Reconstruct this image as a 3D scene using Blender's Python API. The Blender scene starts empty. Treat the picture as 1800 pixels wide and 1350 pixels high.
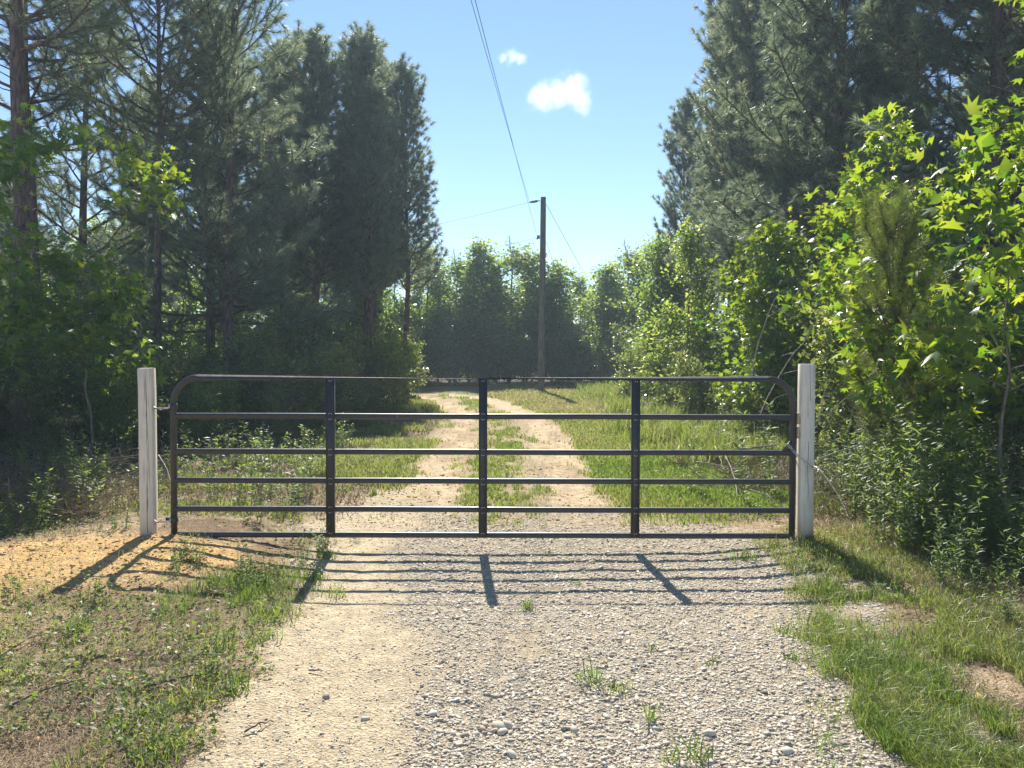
import bpy, math, random
import numpy as np
from mathutils import Vector, Matrix

# ------------------------------------------------------------------ camera, light, exposure
scene = bpy.context.scene
C = scene.collection
CAM_H, HZ, F = 1.496, 618.0, 1352.0
cam_d = bpy.data.cameras.new("camera")
cam = bpy.data.objects.new("camera", cam_d)
C.objects.link(cam)
cam.location = (0, 0, CAM_H)
PITCH = math.radians(1.2)
cam.rotation_euler = (math.pi / 2 - PITCH, 0, 0)
cam_d.sensor_width = 36
cam_d.lens = F / 1800 * 36
cam_d.shift_y = -(675 - F * math.tan(PITCH) - HZ) / 1800
cam_d.clip_end = 4000
cam_d.clip_start = 0.05
scene.camera = cam

SUN_EL, SUN_AZ = math.radians(44), math.radians(-4.6)      # azimuth from +Y, negative is left
world = bpy.data.worlds.new("World")
scene.world = world
world.use_nodes = True
nt = world.node_tree
nt.nodes.clear()
sky = nt.nodes.new("ShaderNodeTexSky")
sky.sky_type = 'NISHITA'
sky.sun_disc = False
sky.sun_elevation = SUN_EL
sky.sun_rotation = SUN_AZ
sky.altitude = 100
sky.air_density = 1.0
sky.dust_density = 0.0
sky.ozone_density = 4.0
bg = nt.nodes.new("ShaderNodeBackground")
bg.inputs[1].default_value = 0.09
wo = nt.nodes.new("ShaderNodeOutputWorld")
nt.links.new(sky.outputs[0], bg.inputs[0])
nt.links.new(bg.outputs[0], wo.inputs[0])

sun_d = bpy.data.lights.new("sun", 'SUN')
sun_d.energy = 5.0
sun_d.angle = math.radians(0.5)
sun_d.color = (1.0, 0.94, 0.83)
sun = bpy.data.objects.new("sun", sun_d)
C.objects.link(sun)
sdir = Vector((math.sin(SUN_AZ) * math.cos(SUN_EL), math.cos(SUN_AZ) * math.cos(SUN_EL), math.sin(SUN_EL)))
sun.rotation_euler = sdir.to_track_quat('Z', 'Y').to_euler()

scene.view_settings.view_transform = 'Standard'
scene.view_settings.look = 'None'
scene.view_settings.gamma = 1
scene.view_settings.exposure = 0.9
scene.view_settings.use_curve_mapping = False
cy = scene.cycles
cy.max_bounces = 7
cy.diffuse_bounces = 4
cy.transmission_bounces = 4
cy.transparent_max_bounces = 8
cy.volume_bounces = 5
cy.caustics_reflective = False
cy.caustics_refractive = False

# ------------------------------------------------------------------ helpers
def px(x, y, Y):
    """a pixel of the photograph at distance Y -> a place"""
    return ((x - 900) * Y / F, Y, CAM_H - (y - HZ) * Y / F)

def link(o, parent=None):
    C.objects.link(o)
    if parent is not None:
        o.parent = parent
    return o

def tag(o, label=None, cat=None, group=None, kind=None):
    if label: o['label'] = label
    if cat: o['category'] = cat
    if group: o['group'] = group
    if kind: o['kind'] = kind
    return o

def make_mesh(name, V, Fs, mat=None, rnd=None, smooth=False, cols=None):
    me = bpy.data.meshes.new(name)
    V = np.asarray(V, np.float32).reshape(-1, 3)
    if not isinstance(Fs, (list, tuple)): Fs = [Fs]
    Fs = [np.asarray(f, np.int32) for f in Fs if len(f)]
    loops = np.concatenate([f.ravel() for f in Fs])
    tot = np.concatenate([np.full(len(f), f.shape[1], np.int32) for f in Fs])
    start = np.concatenate([[0], np.cumsum(tot)[:-1]]).astype(np.int32)
    me.vertices.add(len(V)); me.vertices.foreach_set("co", V.ravel())
    me.loops.add(len(loops)); me.loops.foreach_set("vertex_index", loops)
    me.polygons.add(len(tot)); me.polygons.foreach_set("loop_start", start)
    me.update(calc_edges=True)
    if smooth: me.polygons.foreach_set("use_smooth", np.ones(len(tot), bool))
    if rnd is not None:
        a = me.attributes.new("rnd", 'FLOAT', 'POINT'); a.data.foreach_set("value", np.asarray(rnd, np.float32))
    if cols is not None:
        a = me.attributes.new("col", 'FLOAT_COLOR', 'POINT'); a.data.foreach_set("color", np.asarray(cols, np.float32).ravel())
    if mat is not None: me.materials.append(mat)
    return me

def add(name, me, parent=None, loc=None):
    o = bpy.data.objects.new(name, me)
    if loc is not None: o.location = loc
    return link(o, parent)

def empty(name, loc=(0, 0, 0), rz=0):
    o = bpy.data.objects.new(name, None)
    o.location = loc; o.rotation_euler = (0, 0, rz); o.empty_display_size = .2
    return link(o)

def unit(v):
    return v / np.maximum(np.linalg.norm(v, axis=-1, keepdims=True), 1e-9)

class MB:
    """collects quads / tris / tubes / boxes into one mesh"""
    def __init__(s): s.v = []; s.q = []; s.t = []; s.r = []; s.n = 0
    def put(s, V, Q=None, T=None, rnd=0.5):
        V = np.asarray(V, float)
        if Q is not None and len(Q): s.q.append(np.asarray(Q) + s.n)
        if T is not None and len(T): s.t.append(np.asarray(T) + s.n)
        s.v.append(V); s.n += len(V)
        s.r.append(np.full(len(V), rnd) if np.isscalar(rnd) else np.asarray(rnd))
    def tube(s, P, R, n=6, cap=False, rnd=0.5):
        P = np.asarray(P, float); k = len(P)
        R = np.full(k, R, float) if np.isscalar(R) else np.asarray(R, float)
        T = np.gradient(P, axis=0); T = unit(T)
        ref = np.array([0, 0, 1.0]) if abs(T[0][2]) < .8 else np.array([1.0, 0, 0])
        A = unit(np.cross(T, ref)); B = np.cross(T, A)
        a = np.arange(n) * 2 * np.pi / n
        V = P[:, None] + R[:, None, None] * (np.cos(a)[None, :, None] * A[:, None] + np.sin(a)[None, :, None] * B[:, None])
        V = V.reshape(-1, 3)
        i = np.arange(k - 1)[:, None] * n; j = np.arange(n)[None]
        Q = np.stack([i + j, i + (j + 1) % n, i + n + (j + 1) % n, i + n + j], -1).reshape(-1, 4)
        Tt = None
        if cap:
            V = np.vstack([V, P[0], P[-1]]); c = k * n
            jj = np.arange(n)
            Tt = np.vstack([np.stack([jj * 0 + c, (jj + 1) % n, jj], 1), np.stack([jj * 0 + c + 1, (k - 1) * n + jj, (k - 1) * n + (jj + 1) % n], 1)])
        s.put(V, Q, Tt, rnd)
    def box(s, c, d, rz=0, M=None, rnd=0.5, bev=0):
        x, y, z = np.asarray(d) / 2
        V = np.array([[sx * x, sy * y, sz * z] for sx in (-1, 1) for sy in (-1, 1) for sz in (-1, 1)])
        Q = [[0, 1, 3, 2], [4, 6, 7, 5], [0, 4, 5, 1], [2, 3, 7, 6], [0, 2, 6, 4], [1, 5, 7, 3]]
        if rz: c_, s_ = math.cos(rz), math.sin(rz); V = V @ np.array([[c_, s_, 0], [-s_, c_, 0], [0, 0, 1]])
        if M is not None: V = V @ np.asarray(M).T
        s.put(V + np.asarray(c), Q, None, rnd)
    def mesh(s, name, mat, smooth=False):
        Fs = []
        if s.q: Fs.append(np.vstack(s.q))
        if s.t: Fs.append(np.vstack(s.t))
        return make_mesh(name, np.vstack(s.v), Fs, mat, rnd=np.concatenate(s.r), smooth=smooth)

def hash2(ix, iy, seed):
    n = (ix.astype(np.int64) * 374761393 + iy.astype(np.int64) * 668265263 + seed * 1274126177) & 0xffffffff
    n = ((n ^ (n >> 13)) * 1274126177) & 0xffffffff
    return ((n ^ (n >> 16)) & 0xffff) / 65535.0

def vnoise(x, y, seed=0):
    x = np.asarray(x, float); y = np.asarray(y, float)
    ix = np.floor(x); iy = np.floor(y); fx = x - ix; fy = y - iy
    fx = fx * fx * (3 - 2 * fx); fy = fy * fy * (3 - 2 * fy)
    a = hash2(ix, iy, seed); b = hash2(ix + 1, iy, seed); c = hash2(ix, iy + 1, seed); d = hash2(ix + 1, iy + 1, seed)
    return (a * (1 - fx) + b * fx) * (1 - fy) + (c * (1 - fx) + d * fx) * fy

def fbm(x, y, f, seed=0, o=4):
    s = 0; a = .5; t = 0
    for i in range(o):
        s = s + a * vnoise(x * f + 17.3 * i, y * f - 9.1 * i, seed + i); t += a; a *= .5; f *= 2.03
    return s / t

def sstep(a, b, x):
    t = np.clip((x - a) / (b - a), 0, 1); return t * t * (3 - 2 * t)

# ------------------------------------------------------------------ materials
def new_mat(name):
    m = bpy.data.materials.new(name); m.use_nodes = True
    t = m.node_tree; t.nodes.clear()
    return m, t, t.nodes.new("ShaderNodeOutputMaterial")

def N(t, kind, **kw):
    n = t.nodes.new(kind)
    for k, v in kw.items(): setattr(n, k, v)
    return n

def ramp(t, src, stops):
    r = N(t, "ShaderNodeValToRGB"); e = r.color_ramp.elements
    while len(e) < len(stops): e.new(0.5)
    for i, (p, c) in enumerate(stops): e[i].position = p; e[i].color = (*c, 1) if len(c) == 3 else c
    t.links.new(src, r.inputs[0]); return r.outputs[0]

def leaf_mat(name, stops, tstops, trans=.45, rough=.42, spec=.5):
    m, t, out = new_mat(name)
    at = N(t, "ShaderNodeAttribute"); at.attribute_name = "rnd"
    oi = N(t, "ShaderNodeObjectInfo")
    mx = N(t, "ShaderNodeMath", operation='MULTIPLY_ADD'); t.links.new(oi.outputs['Random'], mx.inputs[0]); mx.inputs[1].default_value = .3
    t.links.new(at.outputs['Fac'], mx.inputs[2])
    sb = N(t, "ShaderNodeMath", operation='SUBTRACT'); t.links.new(mx.outputs[0], sb.inputs[0]); sb.inputs[1].default_value = .15; sb.use_clamp = True
    p = N(t, "ShaderNodeBsdfPrincipled"); p.inputs['Roughness'].default_value = rough
    p.inputs['Specular IOR Level'].default_value = spec
    t.links.new(ramp(t, sb.outputs[0], stops), p.inputs['Base Color'])
    tr = N(t, "ShaderNodeBsdfTranslucent"); t.links.new(ramp(t, sb.outputs[0], tstops), tr.inputs[0])
    ms = N(t, "ShaderNodeMixShader"); ms.inputs[0].default_value = trans
    t.links.new(p.outputs[0], ms.inputs[1]); t.links.new(tr.outputs[0], ms.inputs[2]); t.links.new(ms.outputs[0], out.inputs[0])
    return m

def bark_mat(name, c1, c2, scale=14, stretch=.22, bump=.6):
    m, t, out = new_mat(name)
    tc = N(t, "ShaderNodeTexCoord"); mp = N(t, "ShaderNodeMapping"); mp.inputs['Scale'].default_value = (1, 1, stretch)
    t.links.new(tc.outputs['Object'], mp.inputs[0])
    v = N(t, "ShaderNodeTexVoronoi", feature='DISTANCE_TO_EDGE'); v.inputs['Scale'].default_value = scale
    n = N(t, "ShaderNodeTexNoise"); n.inputs['Scale'].default_value = scale * 1.7; n.inputs['Detail'].default_value = 6
    t.links.new(mp.outputs[0], v.inputs[0]); t.links.new(mp.outputs[0], n.inputs[0])
    mul = N(t, "ShaderNodeMath", operation='MULTIPLY_ADD'); t.links.new(v.outputs[0], mul.inputs[0]); mul.inputs[1].default_value = 1.6; t.links.new(n.outputs[0], mul.inputs[2])
    p = N(t, "ShaderNodeBsdfPrincipled"); p.inputs['Roughness'].default_value = .9
    t.links.new(ramp(t, mul.outputs[0], [(.35, c1), (.95, c2)]), p.inputs['Base Color'])
    b = N(t, "ShaderNodeBump"); b.inputs['Strength'].default_value = bump; b.inputs['Distance'].default_value = .02
    t.links.new(mul.outputs[0], b.inputs['Height']); t.links.new(b.outputs[0], p.inputs['Normal'])
    t.links.new(p.outputs[0], out.inputs[0]); return m

M_NEEDLE = leaf_mat("pine_needles", [(0, (.08, .12, .09)), (.6, (.145, .19, .13)), (1, (.23, .25, .16))],
                    [(0, (.24, .33, .18)), (.6, (.36, .46, .24)), (1, (.56, .58, .33))], .42, .42, 1.0)
M_NEEDLE_Y = leaf_mat("young_pine_needles", [(0, (.06, .09, .02)), (1, (.13, .15, .04))],
                      [(0, (.16, .24, .03)), (1, (.34, .38, .08))], .4, .35, .6)
M_GUM = leaf_mat("sweetgum_leaf", [(0, (.025, .065, .025)), (.6, (.05, .11, .03)), (1, (.12, .17, .03))],
                 [(0, (.16, .38, .02)), (.55, (.46, .64, .03)), (1, (.70, .78, .05))], .42, .38, .5)
M_BROAD = leaf_mat("broad_leaf", [(0, (.04, .08, .03)), (.6, (.065, .12, .04)), (1, (.12, .17, .045))],
                   [(0, (.20, .36, .05)), (.6, (.44, .60, .08)), (1, (.76, .80, .14))], .55, .4, .7)
M_SHRUB = leaf_mat("shrub_leaf", [(0, (.06, .09, .035)), (.6, (.11, .145, .055)), (1, (.19, .20, .07))],
                   [(0, (.16, .26, .04)), (.6, (.34, .44, .07)), (1, (.70, .70, .18))], .44, .34, .9)
M_WEED = leaf_mat("weed_leaf", [(0, (.05, .09, .035)), (.6, (.10, .15, .055)), (1, (.18, .20, .08))],
                  [(0, (.18, .32, .04)), (.6, (.36, .50, .07)), (1, (.60, .62, .14))], .44, .48, .4)
M_GRASS = leaf_mat("grass_blade", [(0, (.045, .09, .02)), (.4, (.09, .145, .03)), (.75, (.17, .20, .05)), (1, (.32, .28, .14))],
                   [(0, (.14, .30, .03)), (.4, (.28, .44, .05)), (.75, (.46, .52, .10)), (1, (.60, .52, .24))], .42, .38, .5)
M_DRY = leaf_mat("dry_straw", [(0, (.12, .075, .045)), (.5, (.26, .19, .11)), (1, (.42, .35, .23))],
                 [(0, (.15, .09, .04)), (1, (.45, .36, .2))], .2, .6, .3)
M_BARK = bark_mat("pine_bark", (.05, .038, .035), (.20, .145, .12), 13)
M_TWIG = bark_mat("grey_bark", (.10, .085, .07), (.24, .20, .17), 30)
M_DEAD = bark_mat("bleached_wood", (.25, .21, .17), (.48, .43, .36), 30, bump=.3)

def ground_mat():
    m, t, out = new_mat("ground")
    at = N(t, "ShaderNodeAttribute"); at.attribute_name = "col"
    tc = N(t, "ShaderNodeTexCoord")
    n1 = N(t, "ShaderNodeTexNoise"); n1.inputs['Scale'].default_value = 9; n1.inputs['Detail'].default_value = 8; n1.inputs['Roughness'].default_value = .68
    n2 = N(t, "ShaderNodeTexNoise"); n2.inputs['Scale'].default_value = 55; n2.inputs['Detail'].default_value = 6; n2.inputs['Roughness'].default_value = .7
    v = N(t, "ShaderNodeTexVoronoi"); v.inputs['Scale'].default_value = 75
    for n in (n1, n2, v): t.links.new(tc.outputs['Object'], n.inputs[0])
    r1 = ramp(t, n1.outputs[0], [(.3, (.72, .70, .68)), (.7, (1.22, 1.2, 1.16))])
    r2 = ramp(t, n2.outputs[0], [(.3, (.62, .60, .58)), (.5, (1, 1, 1)), (.72, (1.25, 1.24, 1.2))])
    a = N(t, "ShaderNodeMix", data_type='RGBA', blend_type='MULTIPLY'); a.inputs[0].default_value = 1
    t.links.new(at.outputs['Color'], a.inputs[6]); t.links.new(r1, a.inputs[7])
    b = N(t, "ShaderNodeMix", data_type='RGBA', blend_type='MULTIPLY'); b.inputs[0].default_value = 1
    t.links.new(a.outputs[2], b.inputs[6]); t.links.new(r2, b.inputs[7])
    p = N(t, "ShaderNodeBsdfPrincipled"); p.inputs['Roughness'].default_value = .95; p.inputs['Specular IOR Level'].default_value = .2
    t.links.new(b.outputs[2], p.inputs['Base Color'])
    h = N(t, "ShaderNodeMath", operation='MULTIPLY_ADD'); t.links.new(v.outputs[0], h.inputs[0]); h.inputs[1].default_value = -.5; t.links.new(n2.outputs[0], h.inputs[2])
    h2 = N(t, "ShaderNodeMath", operation='ADD'); t.links.new(h.outputs[0], h2.inputs[0]); t.links.new(n1.outputs[0], h2.inputs[1])
    bp = N(t, "ShaderNodeBump"); bp.inputs['Strength'].default_value = .9; bp.inputs['Distance'].default_value = .02
    t.links.new(h2.outputs[0], bp.inputs['Height']); t.links.new(bp.outputs[0], p.inputs['Normal'])
    t.links.new(p.outputs[0], out.inputs[0]); return m

def simple_mat(name, col, rough=.5, metal=0, spec=.5, var=.12, scale=40, bump=0, stretch=(1, 1, 1)):
    m, t, out = new_mat(name)
    tc = N(t, "ShaderNodeTexCoord"); mp = N(t, "ShaderNodeMapping"); mp.inputs['Scale'].default_value = stretch
    t.links.new(tc.outputs['Object'], mp.inputs[0])
    n = N(t, "ShaderNodeTexNoise"); n.inputs['Scale'].default_value = scale; n.inputs['Detail'].default_value = 6
    t.links.new(mp.outputs[0], n.inputs[0])
    p = N(t, "ShaderNodeBsdfPrincipled"); p.inputs['Roughness'].default_value = rough; p.inputs['Metallic'].default_value = metal
    p.inputs['Specular IOR Level'].default_value = spec
    lo = tuple(c * (1 - var) for c in col); hi = tuple(min(1, c * (1 + var)) for c in col)
    t.links.new(ramp(t, n.outputs[0], [(.35, lo), (.65, hi)]), p.inputs['Base Color'])
    rr = N(t, "ShaderNodeMapRange"); rr.inputs[3].default_value = max(0, rough - .1); rr.inputs[4].default_value = min(1, rough + .12)
    t.links.new(n.outputs[0], rr.inputs[0]); t.links.new(rr.outputs[0], p.inputs['Roughness'])
    if bump:
        b = N(t, "ShaderNodeBump"); b.inputs['Strength'].default_value = bump; b.inputs['Distance'].default_value = .004
        t.links.new(n.outputs[0], b.inputs['Height']); t.links.new(b.outputs[0], p.inputs['Normal'])
    t.links.new(p.outputs[0], out.inputs[0]); return m

M_GATE = simple_mat("dark_gate_paint", (.050, .050, .053), .40, 0, .45, .10, 25, .0)
M_STEEL = simple_mat("galvanised_steel", (.55, .55, .54), .35, .9, .5, .2, 80, .15)
M_POLE = simple_mat("creosoted_wood", (.19, .165, .15), .85, 0, .3, .35, 8, .5, (4, 4, .3))
M_WIRE = simple_mat("dark_wire", (.06, .06, .065), .5, .3, .5)
M_INS = simple_mat("grey_insulator", (.16, .17, .18), .3, 0, .6)

def wood_mat(name, col, dark):
    m, t, out = new_mat(name)
    tc = N(t, "ShaderNodeTexCoord"); mp = N(t, "ShaderNodeMapping"); mp.inputs['Scale'].default_value = (1, 1, .06)
    t.links.new(tc.outputs['Object'], mp.inputs[0])
    n = N(t, "ShaderNodeTexNoise"); n.inputs['Scale'].default_value = 70; n.inputs['Detail'].default_value = 8; n.inputs['Distortion'].default_value = .6
    t.links.new(mp.outputs[0], n.inputs[0])
    n2 = N(t, "ShaderNodeTexNoise"); n2.inputs['Scale'].default_value = 5; n2.inputs['Detail'].default_value = 4
    t.links.new(tc.outputs['Object'], n2.inputs[0])
    p = N(t, "ShaderNodeBsdfPrincipled"); p.inputs['Roughness'].default_value = .7; p.inputs['Specular IOR Level'].default_value = .3
    a = N(t, "ShaderNodeMix", data_type='RGBA', blend_type='MULTIPLY'); a.inputs[0].default_value = 1
    t.links.new(ramp(t, n.outputs[0], [(.28, dark), (.45, col), (.8, tuple(min(1, c * 1.06) for c in col))]), a.inputs[6])
    t.links.new(ramp(t, n2.outputs[0], [(.3, (.86, .84, .80)), (.7, (1, 1, 1))]), a.inputs[7])
    # soil splashed on the foot, thinning out unevenly
    sx = N(t, "ShaderNodeSeparateXYZ"); t.links.new(tc.outputs['Object'], sx.inputs[0])
    sm = N(t, "ShaderNodeMath", operation='MULTIPLY_ADD'); t.links.new(n2.outputs[0], sm.inputs[0]); sm.inputs[1].default_value = -.35; t.links.new(sx.outputs['Z'], sm.inputs[2])
    sf = N(t, "ShaderNodeMapRange"); sf.inputs[1].default_value = .10; sf.inputs[2].default_value = -.16; sf.inputs[3].default_value = 0; sf.inputs[4].default_value = .75; t.links.new(sm.outputs[0], sf.inputs[0])
    a2 = N(t, "ShaderNodeMix", data_type='RGBA'); t.links.new(sf.outputs[0], a2.inputs[0]); t.links.new(a.outputs[2], a2.inputs[6]); a2.inputs[7].default_value = (.46, .32, .18, 1)
    t.links.new(a2.outputs[2], p.inputs['Base Color'])
    b = N(t, "ShaderNodeBump"); b.inputs['Strength'].default_value = .35; b.inputs['Distance'].default_value = .003
    t.links.new(n.outputs[0], b.inputs['Height']); t.links.new(b.outputs[0], p.inputs['Normal'])
    t.links.new(p.outputs[0], out.inputs[0]); return m
M_POST = wood_mat("whitewashed_post_wood", (.80, .76, .66), (.58, .52, .42))
M_CRACK = simple_mat("dark_crack_wood", (.10, .08, .06), .95)

def attr_mat(name, stops, rough=.85, spec=.3, bump=0):
    m, t, out = new_mat(name)
    at = N(t, "ShaderNodeAttribute"); at.attribute_name = "rnd"
    p = N(t, "ShaderNodeBsdfPrincipled"); p.inputs['Roughness'].default_value = rough; p.inputs['Specular IOR Level'].default_value = spec
    t.links.new(ramp(t, at.outputs['Fac'], stops), p.inputs['Base Color'])
    if bump:
        tc = N(t, "ShaderNodeTexCoord"); n = N(t, "ShaderNodeTexNoise"); n.inputs['Scale'].default_value = 250; n.inputs['Detail'].default_value = 4
        t.links.new(tc.outputs['Object'], n.inputs[0])
        b = N(t, "ShaderNodeBump"); b.inputs['Strength'].default_value = bump; b.inputs['Distance'].default_value = .002
        t.links.new(n.outputs[0], b.inputs['Height']); t.links.new(b.outputs[0], p.inputs['Normal'])
    t.links.new(p.outputs[0], out.inputs[0]); return m
M_STONE = attr_mat("crushed_limestone", [(0, (.20, .165, .13)), (.10, (.36, .31, .245)), (.5, (.50, .445, .355)), (.8, (.60, .54, .44)), (.93, (.50, .37, .25)), (1, (.68, .64, .56))], .85, .25, .3)
M_CLOD = attr_mat("dirt_clods", [(0, (.26, .15, .08)), (.5, (.45, .29, .14)), (1, (.56, .42, .24))], .95, .1, .3)

# ------------------------------------------------------------------ the lie of the land
ROAD = np.array([(.35, -3), (.3, 1.5), (.3, 3), (.2, 5), (.05, 6.5), (-.1, 9), (-.1, 14), (-.28, 17), (-.68, 19.8), (-1.15, 22.4), (-1.8, 24.7), (-3.4, 27.3), (-6, 29.6), (-12, 31.5), (-30, 34)])
def _curve(P, n=26):
    out = []
    for i in range(len(P) - 1):
        p0 = P[max(i - 1, 0)]; p1 = P[i]; p2 = P[i + 1]; p3 = P[min(i + 2, len(P) - 1)]
        for t in np.linspace(0, 1, n, endpoint=False):
            out.append(.5 * ((2 * p1) + (-p0 + p2) * t + (2 * p0 - 5 * p1 + 4 * p2 - p3) * t * t + (-p0 + 3 * p1 - 3 * p2 + p3) * t ** 3))
    return np.array(out)
RC = _curve(ROAD); RT = unit(np.gradient(RC, axis=0))

def road_s(x, y):
    """signed distance to the middle of the track (right positive) and the distance along it as a y value"""
    x = np.asarray(x, float).ravel(); y = np.asarray(y, float).ravel()
    s = np.full(len(x), 99.0); yy = y.copy()
    ok = np.where((np.abs(x) < 32) & (y < 45) & (y > -6))[0]
    for c in np.array_split(ok, max(1, len(ok) // 20000)):
        if not len(c): continue
        d = np.stack([x[c][:, None] - RC[:, 0], y[c][:, None] - RC[:, 1]], -1)
        q = (d ** 2).sum(-1).argmin(1)
        dv = d[np.arange(len(c)), q]; T = RT[q]
        s[c] = np.sign(dv[:, 0] * T[:, 1] - dv[:, 1] * T[:, 0]) * np.linalg.norm(dv, axis=1)
    return s, yy

def gz(x, y, s=None):
    x = np.asarray(x, float); y = np.asarray(y, float); sh = x.shape
    x = x.ravel(); y = y.ravel()
    if s is None: s, _ = road_s(x, y)
    near = sstep(60, 30, np.hypot(x, y))
    z = (.10 * (fbm(x, y, .22, 3, 3) - .5) + .05 * (fbm(x, y, 1.1, 5, 4) - .5)) * sstep(.5, 2.5, np.abs(s))
    z = z + .022 * (fbm(x, y, 1.6, 8, 3) - .5)
    z = z - .065 * sstep(2.6, 1.3, np.abs(s)) * sstep(3.6, 5.4, y) * sstep(9, 6.5, y)
    z = z - .035 * (np.exp(-((s - .72) / .3) ** 2) + np.exp(-((s + .72) / .3) ** 2)) * sstep(5.5, 8, y)
    z = z + .05 * np.exp(-(((x + 2.95) / .75) ** 2 + ((y - 5.6) / .8) ** 2))
    z = z + .05 * np.exp(-(((x - 2.75) / .5) ** 2 + ((y - 5.9) / .6) ** 2))
    z = z + .10 * sstep(3.2, 5.0, np.abs(x)) * sstep(6, 8, y)
    z = z + .035 * (fbm(x, y, 5, 21, 3) - .5) * sstep(1.3, 2.0, -s) * sstep(8, 7, y)
    z = z + .012 * (fbm(x, y, 14, 31, 2) - .5) * sstep(12, 9, y)
    return (z * near).reshape(sh)

def axis(a, b, d0, g, lo, hi):
    v = [a]
    while v[-1] < b: v.append(v[-1] + d0)
    d = d0
    while v[-1] < hi: d *= g; v.append(v[-1] + d)
    d = d0
    w = [a]
    while w[-1] > lo: d *= g; w.append(w[-1] - d)
    return np.array(sorted(set(w + v)))
gx = axis(-3.6, 3.4, .035, 1.09, -900, 900)
gy = axis(2.2, 8.0, .035, 1.045, -300, 1500)
GX, GY = np.meshgrid(gx, gy)
fxs, fys = GX.ravel(), GY.ravel()
GS, _ = road_s(fxs, fys)

def masks(x, y, s):
    n1 = fbm(x, y, 1.3, 40, 4); n2 = fbm(x, y, 4.5, 50, 4); n3 = fbm(x, y, .5, 60, 3)
    m = {}
    jag = (n1 - .5) * .9 + (n2 - .5) * .5
    wl = 1.35 + .12 * (y - 2.8); wr = 1.55 + .17 * (y - 2.8)
    wl = np.where(y > 6.3, 1.95 - .25 * np.clip(y - 6.3, 0, 3), wl); wr = np.where(y > 6.0, 2.1 - .35 * np.clip(y - 6.0, 0, 3), wr)
    m['drive'] = sstep(.12, -.12, s - wr + jag * .5) * sstep(.12, -.12, -s - wl + jag * .6)
    rut = np.exp(-((np.abs(s) - .78) / .38) ** 4)
    m['rut'] = rut * sstep(6.2, 7.5, y)
    m['sandband'] = sstep(.25, -.2, np.abs(s + 1.12 + .03 * y) - .42 + jag * .7) * sstep(9, 7, y)
    g = (1 - m['sandband']) * m['drive'] * sstep(8.2, 6.6, y + (n1 - .5) * 2.5)
    n4 = fbm(x, y, 3.1, 66, 5)
    m['gravel'] = g * (.22 + .78 * sstep(.40, .56, n1 * .35 + n3 * .3 + n4 * .35 + .03 + .10 * sstep(-.6, .6, s)))
    m['verge'] = sstep(1.0, 1.25, s + jag * .35) * sstep(6.6, 8, y) * sstep(3.7, 3.0, x + (n1 - .5) * 1.2 - .02 * y) * sstep(34, 29, y)
    m['mid'] = sstep(.62, .15, np.abs(s + .1) + jag * .6) * sstep(6.6, 7.6, y) * sstep(.49, .62, n1 * .5 + n2 * .5) * sstep(28, 24, y)
    m['creep'] = sstep(6.8, 8, y) * sstep(.50, .60, fbm(x, y * .6, 2.6, 171, 5) + .03 * sstep(.5, 0, np.abs(s)) - .17 * rut) * sstep(2.2, 1.4, np.abs(s))
    m['leftv'] = sstep(1.05, 1.4, -s + jag * .3) * sstep(6.6, 8, y) * sstep(-4.2, -3.2, x - (n1 - .5) * 1.2)
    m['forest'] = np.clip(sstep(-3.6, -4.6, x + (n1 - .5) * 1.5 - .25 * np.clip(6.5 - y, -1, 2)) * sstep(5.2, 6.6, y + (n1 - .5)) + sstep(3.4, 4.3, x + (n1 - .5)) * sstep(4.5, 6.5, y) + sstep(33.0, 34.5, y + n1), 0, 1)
    m['orange'] = np.clip(1.3 * np.exp(-(((x + 3.0) / .95) ** 2 + ((y - 5.35) / .65) ** 2) ** 1.3) + sstep(.50, .60, n1 * .5 + fbm(x, y, 1.1, 77, 3) * .5) * sstep(-1.45, -1.9, x) * sstep(6, 5.4, y) * .9
                          + .8 * np.exp(-(((x - 2.85) / .55) ** 2 + ((y - 6.1) / .5) ** 2)), 0, 1)
    m['strip'] = np.exp(-((x - (1.82 + .27 * (y - 3.8)) + jag * .3) / .30) ** 4) * sstep(6.0, 5.5, y) * sstep(.34, .5, n2 * .5 + n1 * .5 + .06)
    m['patch'] = np.clip(np.exp(-(((x + 1.65 + jag * .5) / .34) ** 2 + ((y - 4.75 + jag * .6) / .5) ** 2) ** 1.5), 0, 1)
    return m, n1, n2

def mixc(c, t, k):
    k = np.clip(k, 0, 1)[:, None]; return c * (1 - k) + np.array(t)[None] * k

m_, n1_, n2_ = masks(fxs, fys, GS)
col = np.tile(np.array([[.36, .265, .175]]), (len(fxs), 1))
col = mixc(col, (.50, .385, .255), sstep(.45, .6, n2_) * .8)
col = mixc(col, (.17, .115, .075), sstep(.47, .4, fbm(fxs, fys, 2.2, 90, 4)) * .7)
col = mixc(col, (.12, .13, .05), sstep(12, 25, fys) * .6)
col = mixc(col, (.17, .19, .065), m_['verge'] * .9)
col = mixc(col, (.22, .19, .10), m_['leftv'] * .6)
col = mixc(col, (.56, .46, .31), m_['drive'] * .95)
col = mixc(col, (.60, .48, .31), m_['rut'])
col = mixc(col, (.42, .31, .20), m_['drive'] * sstep(6.4, 7.6, fys) * sstep(.47, .60, fbm(fxs * 2.2, fys * .7, 1.7, 181, 5)) * .75)
col = mixc(col, (.40, .33, .20), (1 - m_['rut']) * m_['drive'] * sstep(6.8, 8, fys) * .5)
col = mixc(col, (.24, .22, .09), m_['creep'] * .55)
col = mixc(col, (.60, .50, .345), m_['sandband'] * m_['drive'])
col = mixc(col, (.46, .40, .31), m_['gravel'] * .85)
col = mixc(col, (.20, .20, .08), m_['mid'] * .7)
col = mixc(col, (.64, .43, .19), m_['orange'] * (1 - m_['drive']))
col = mixc(col, (.20, .17, .08), m_['strip'] * .7)
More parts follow.
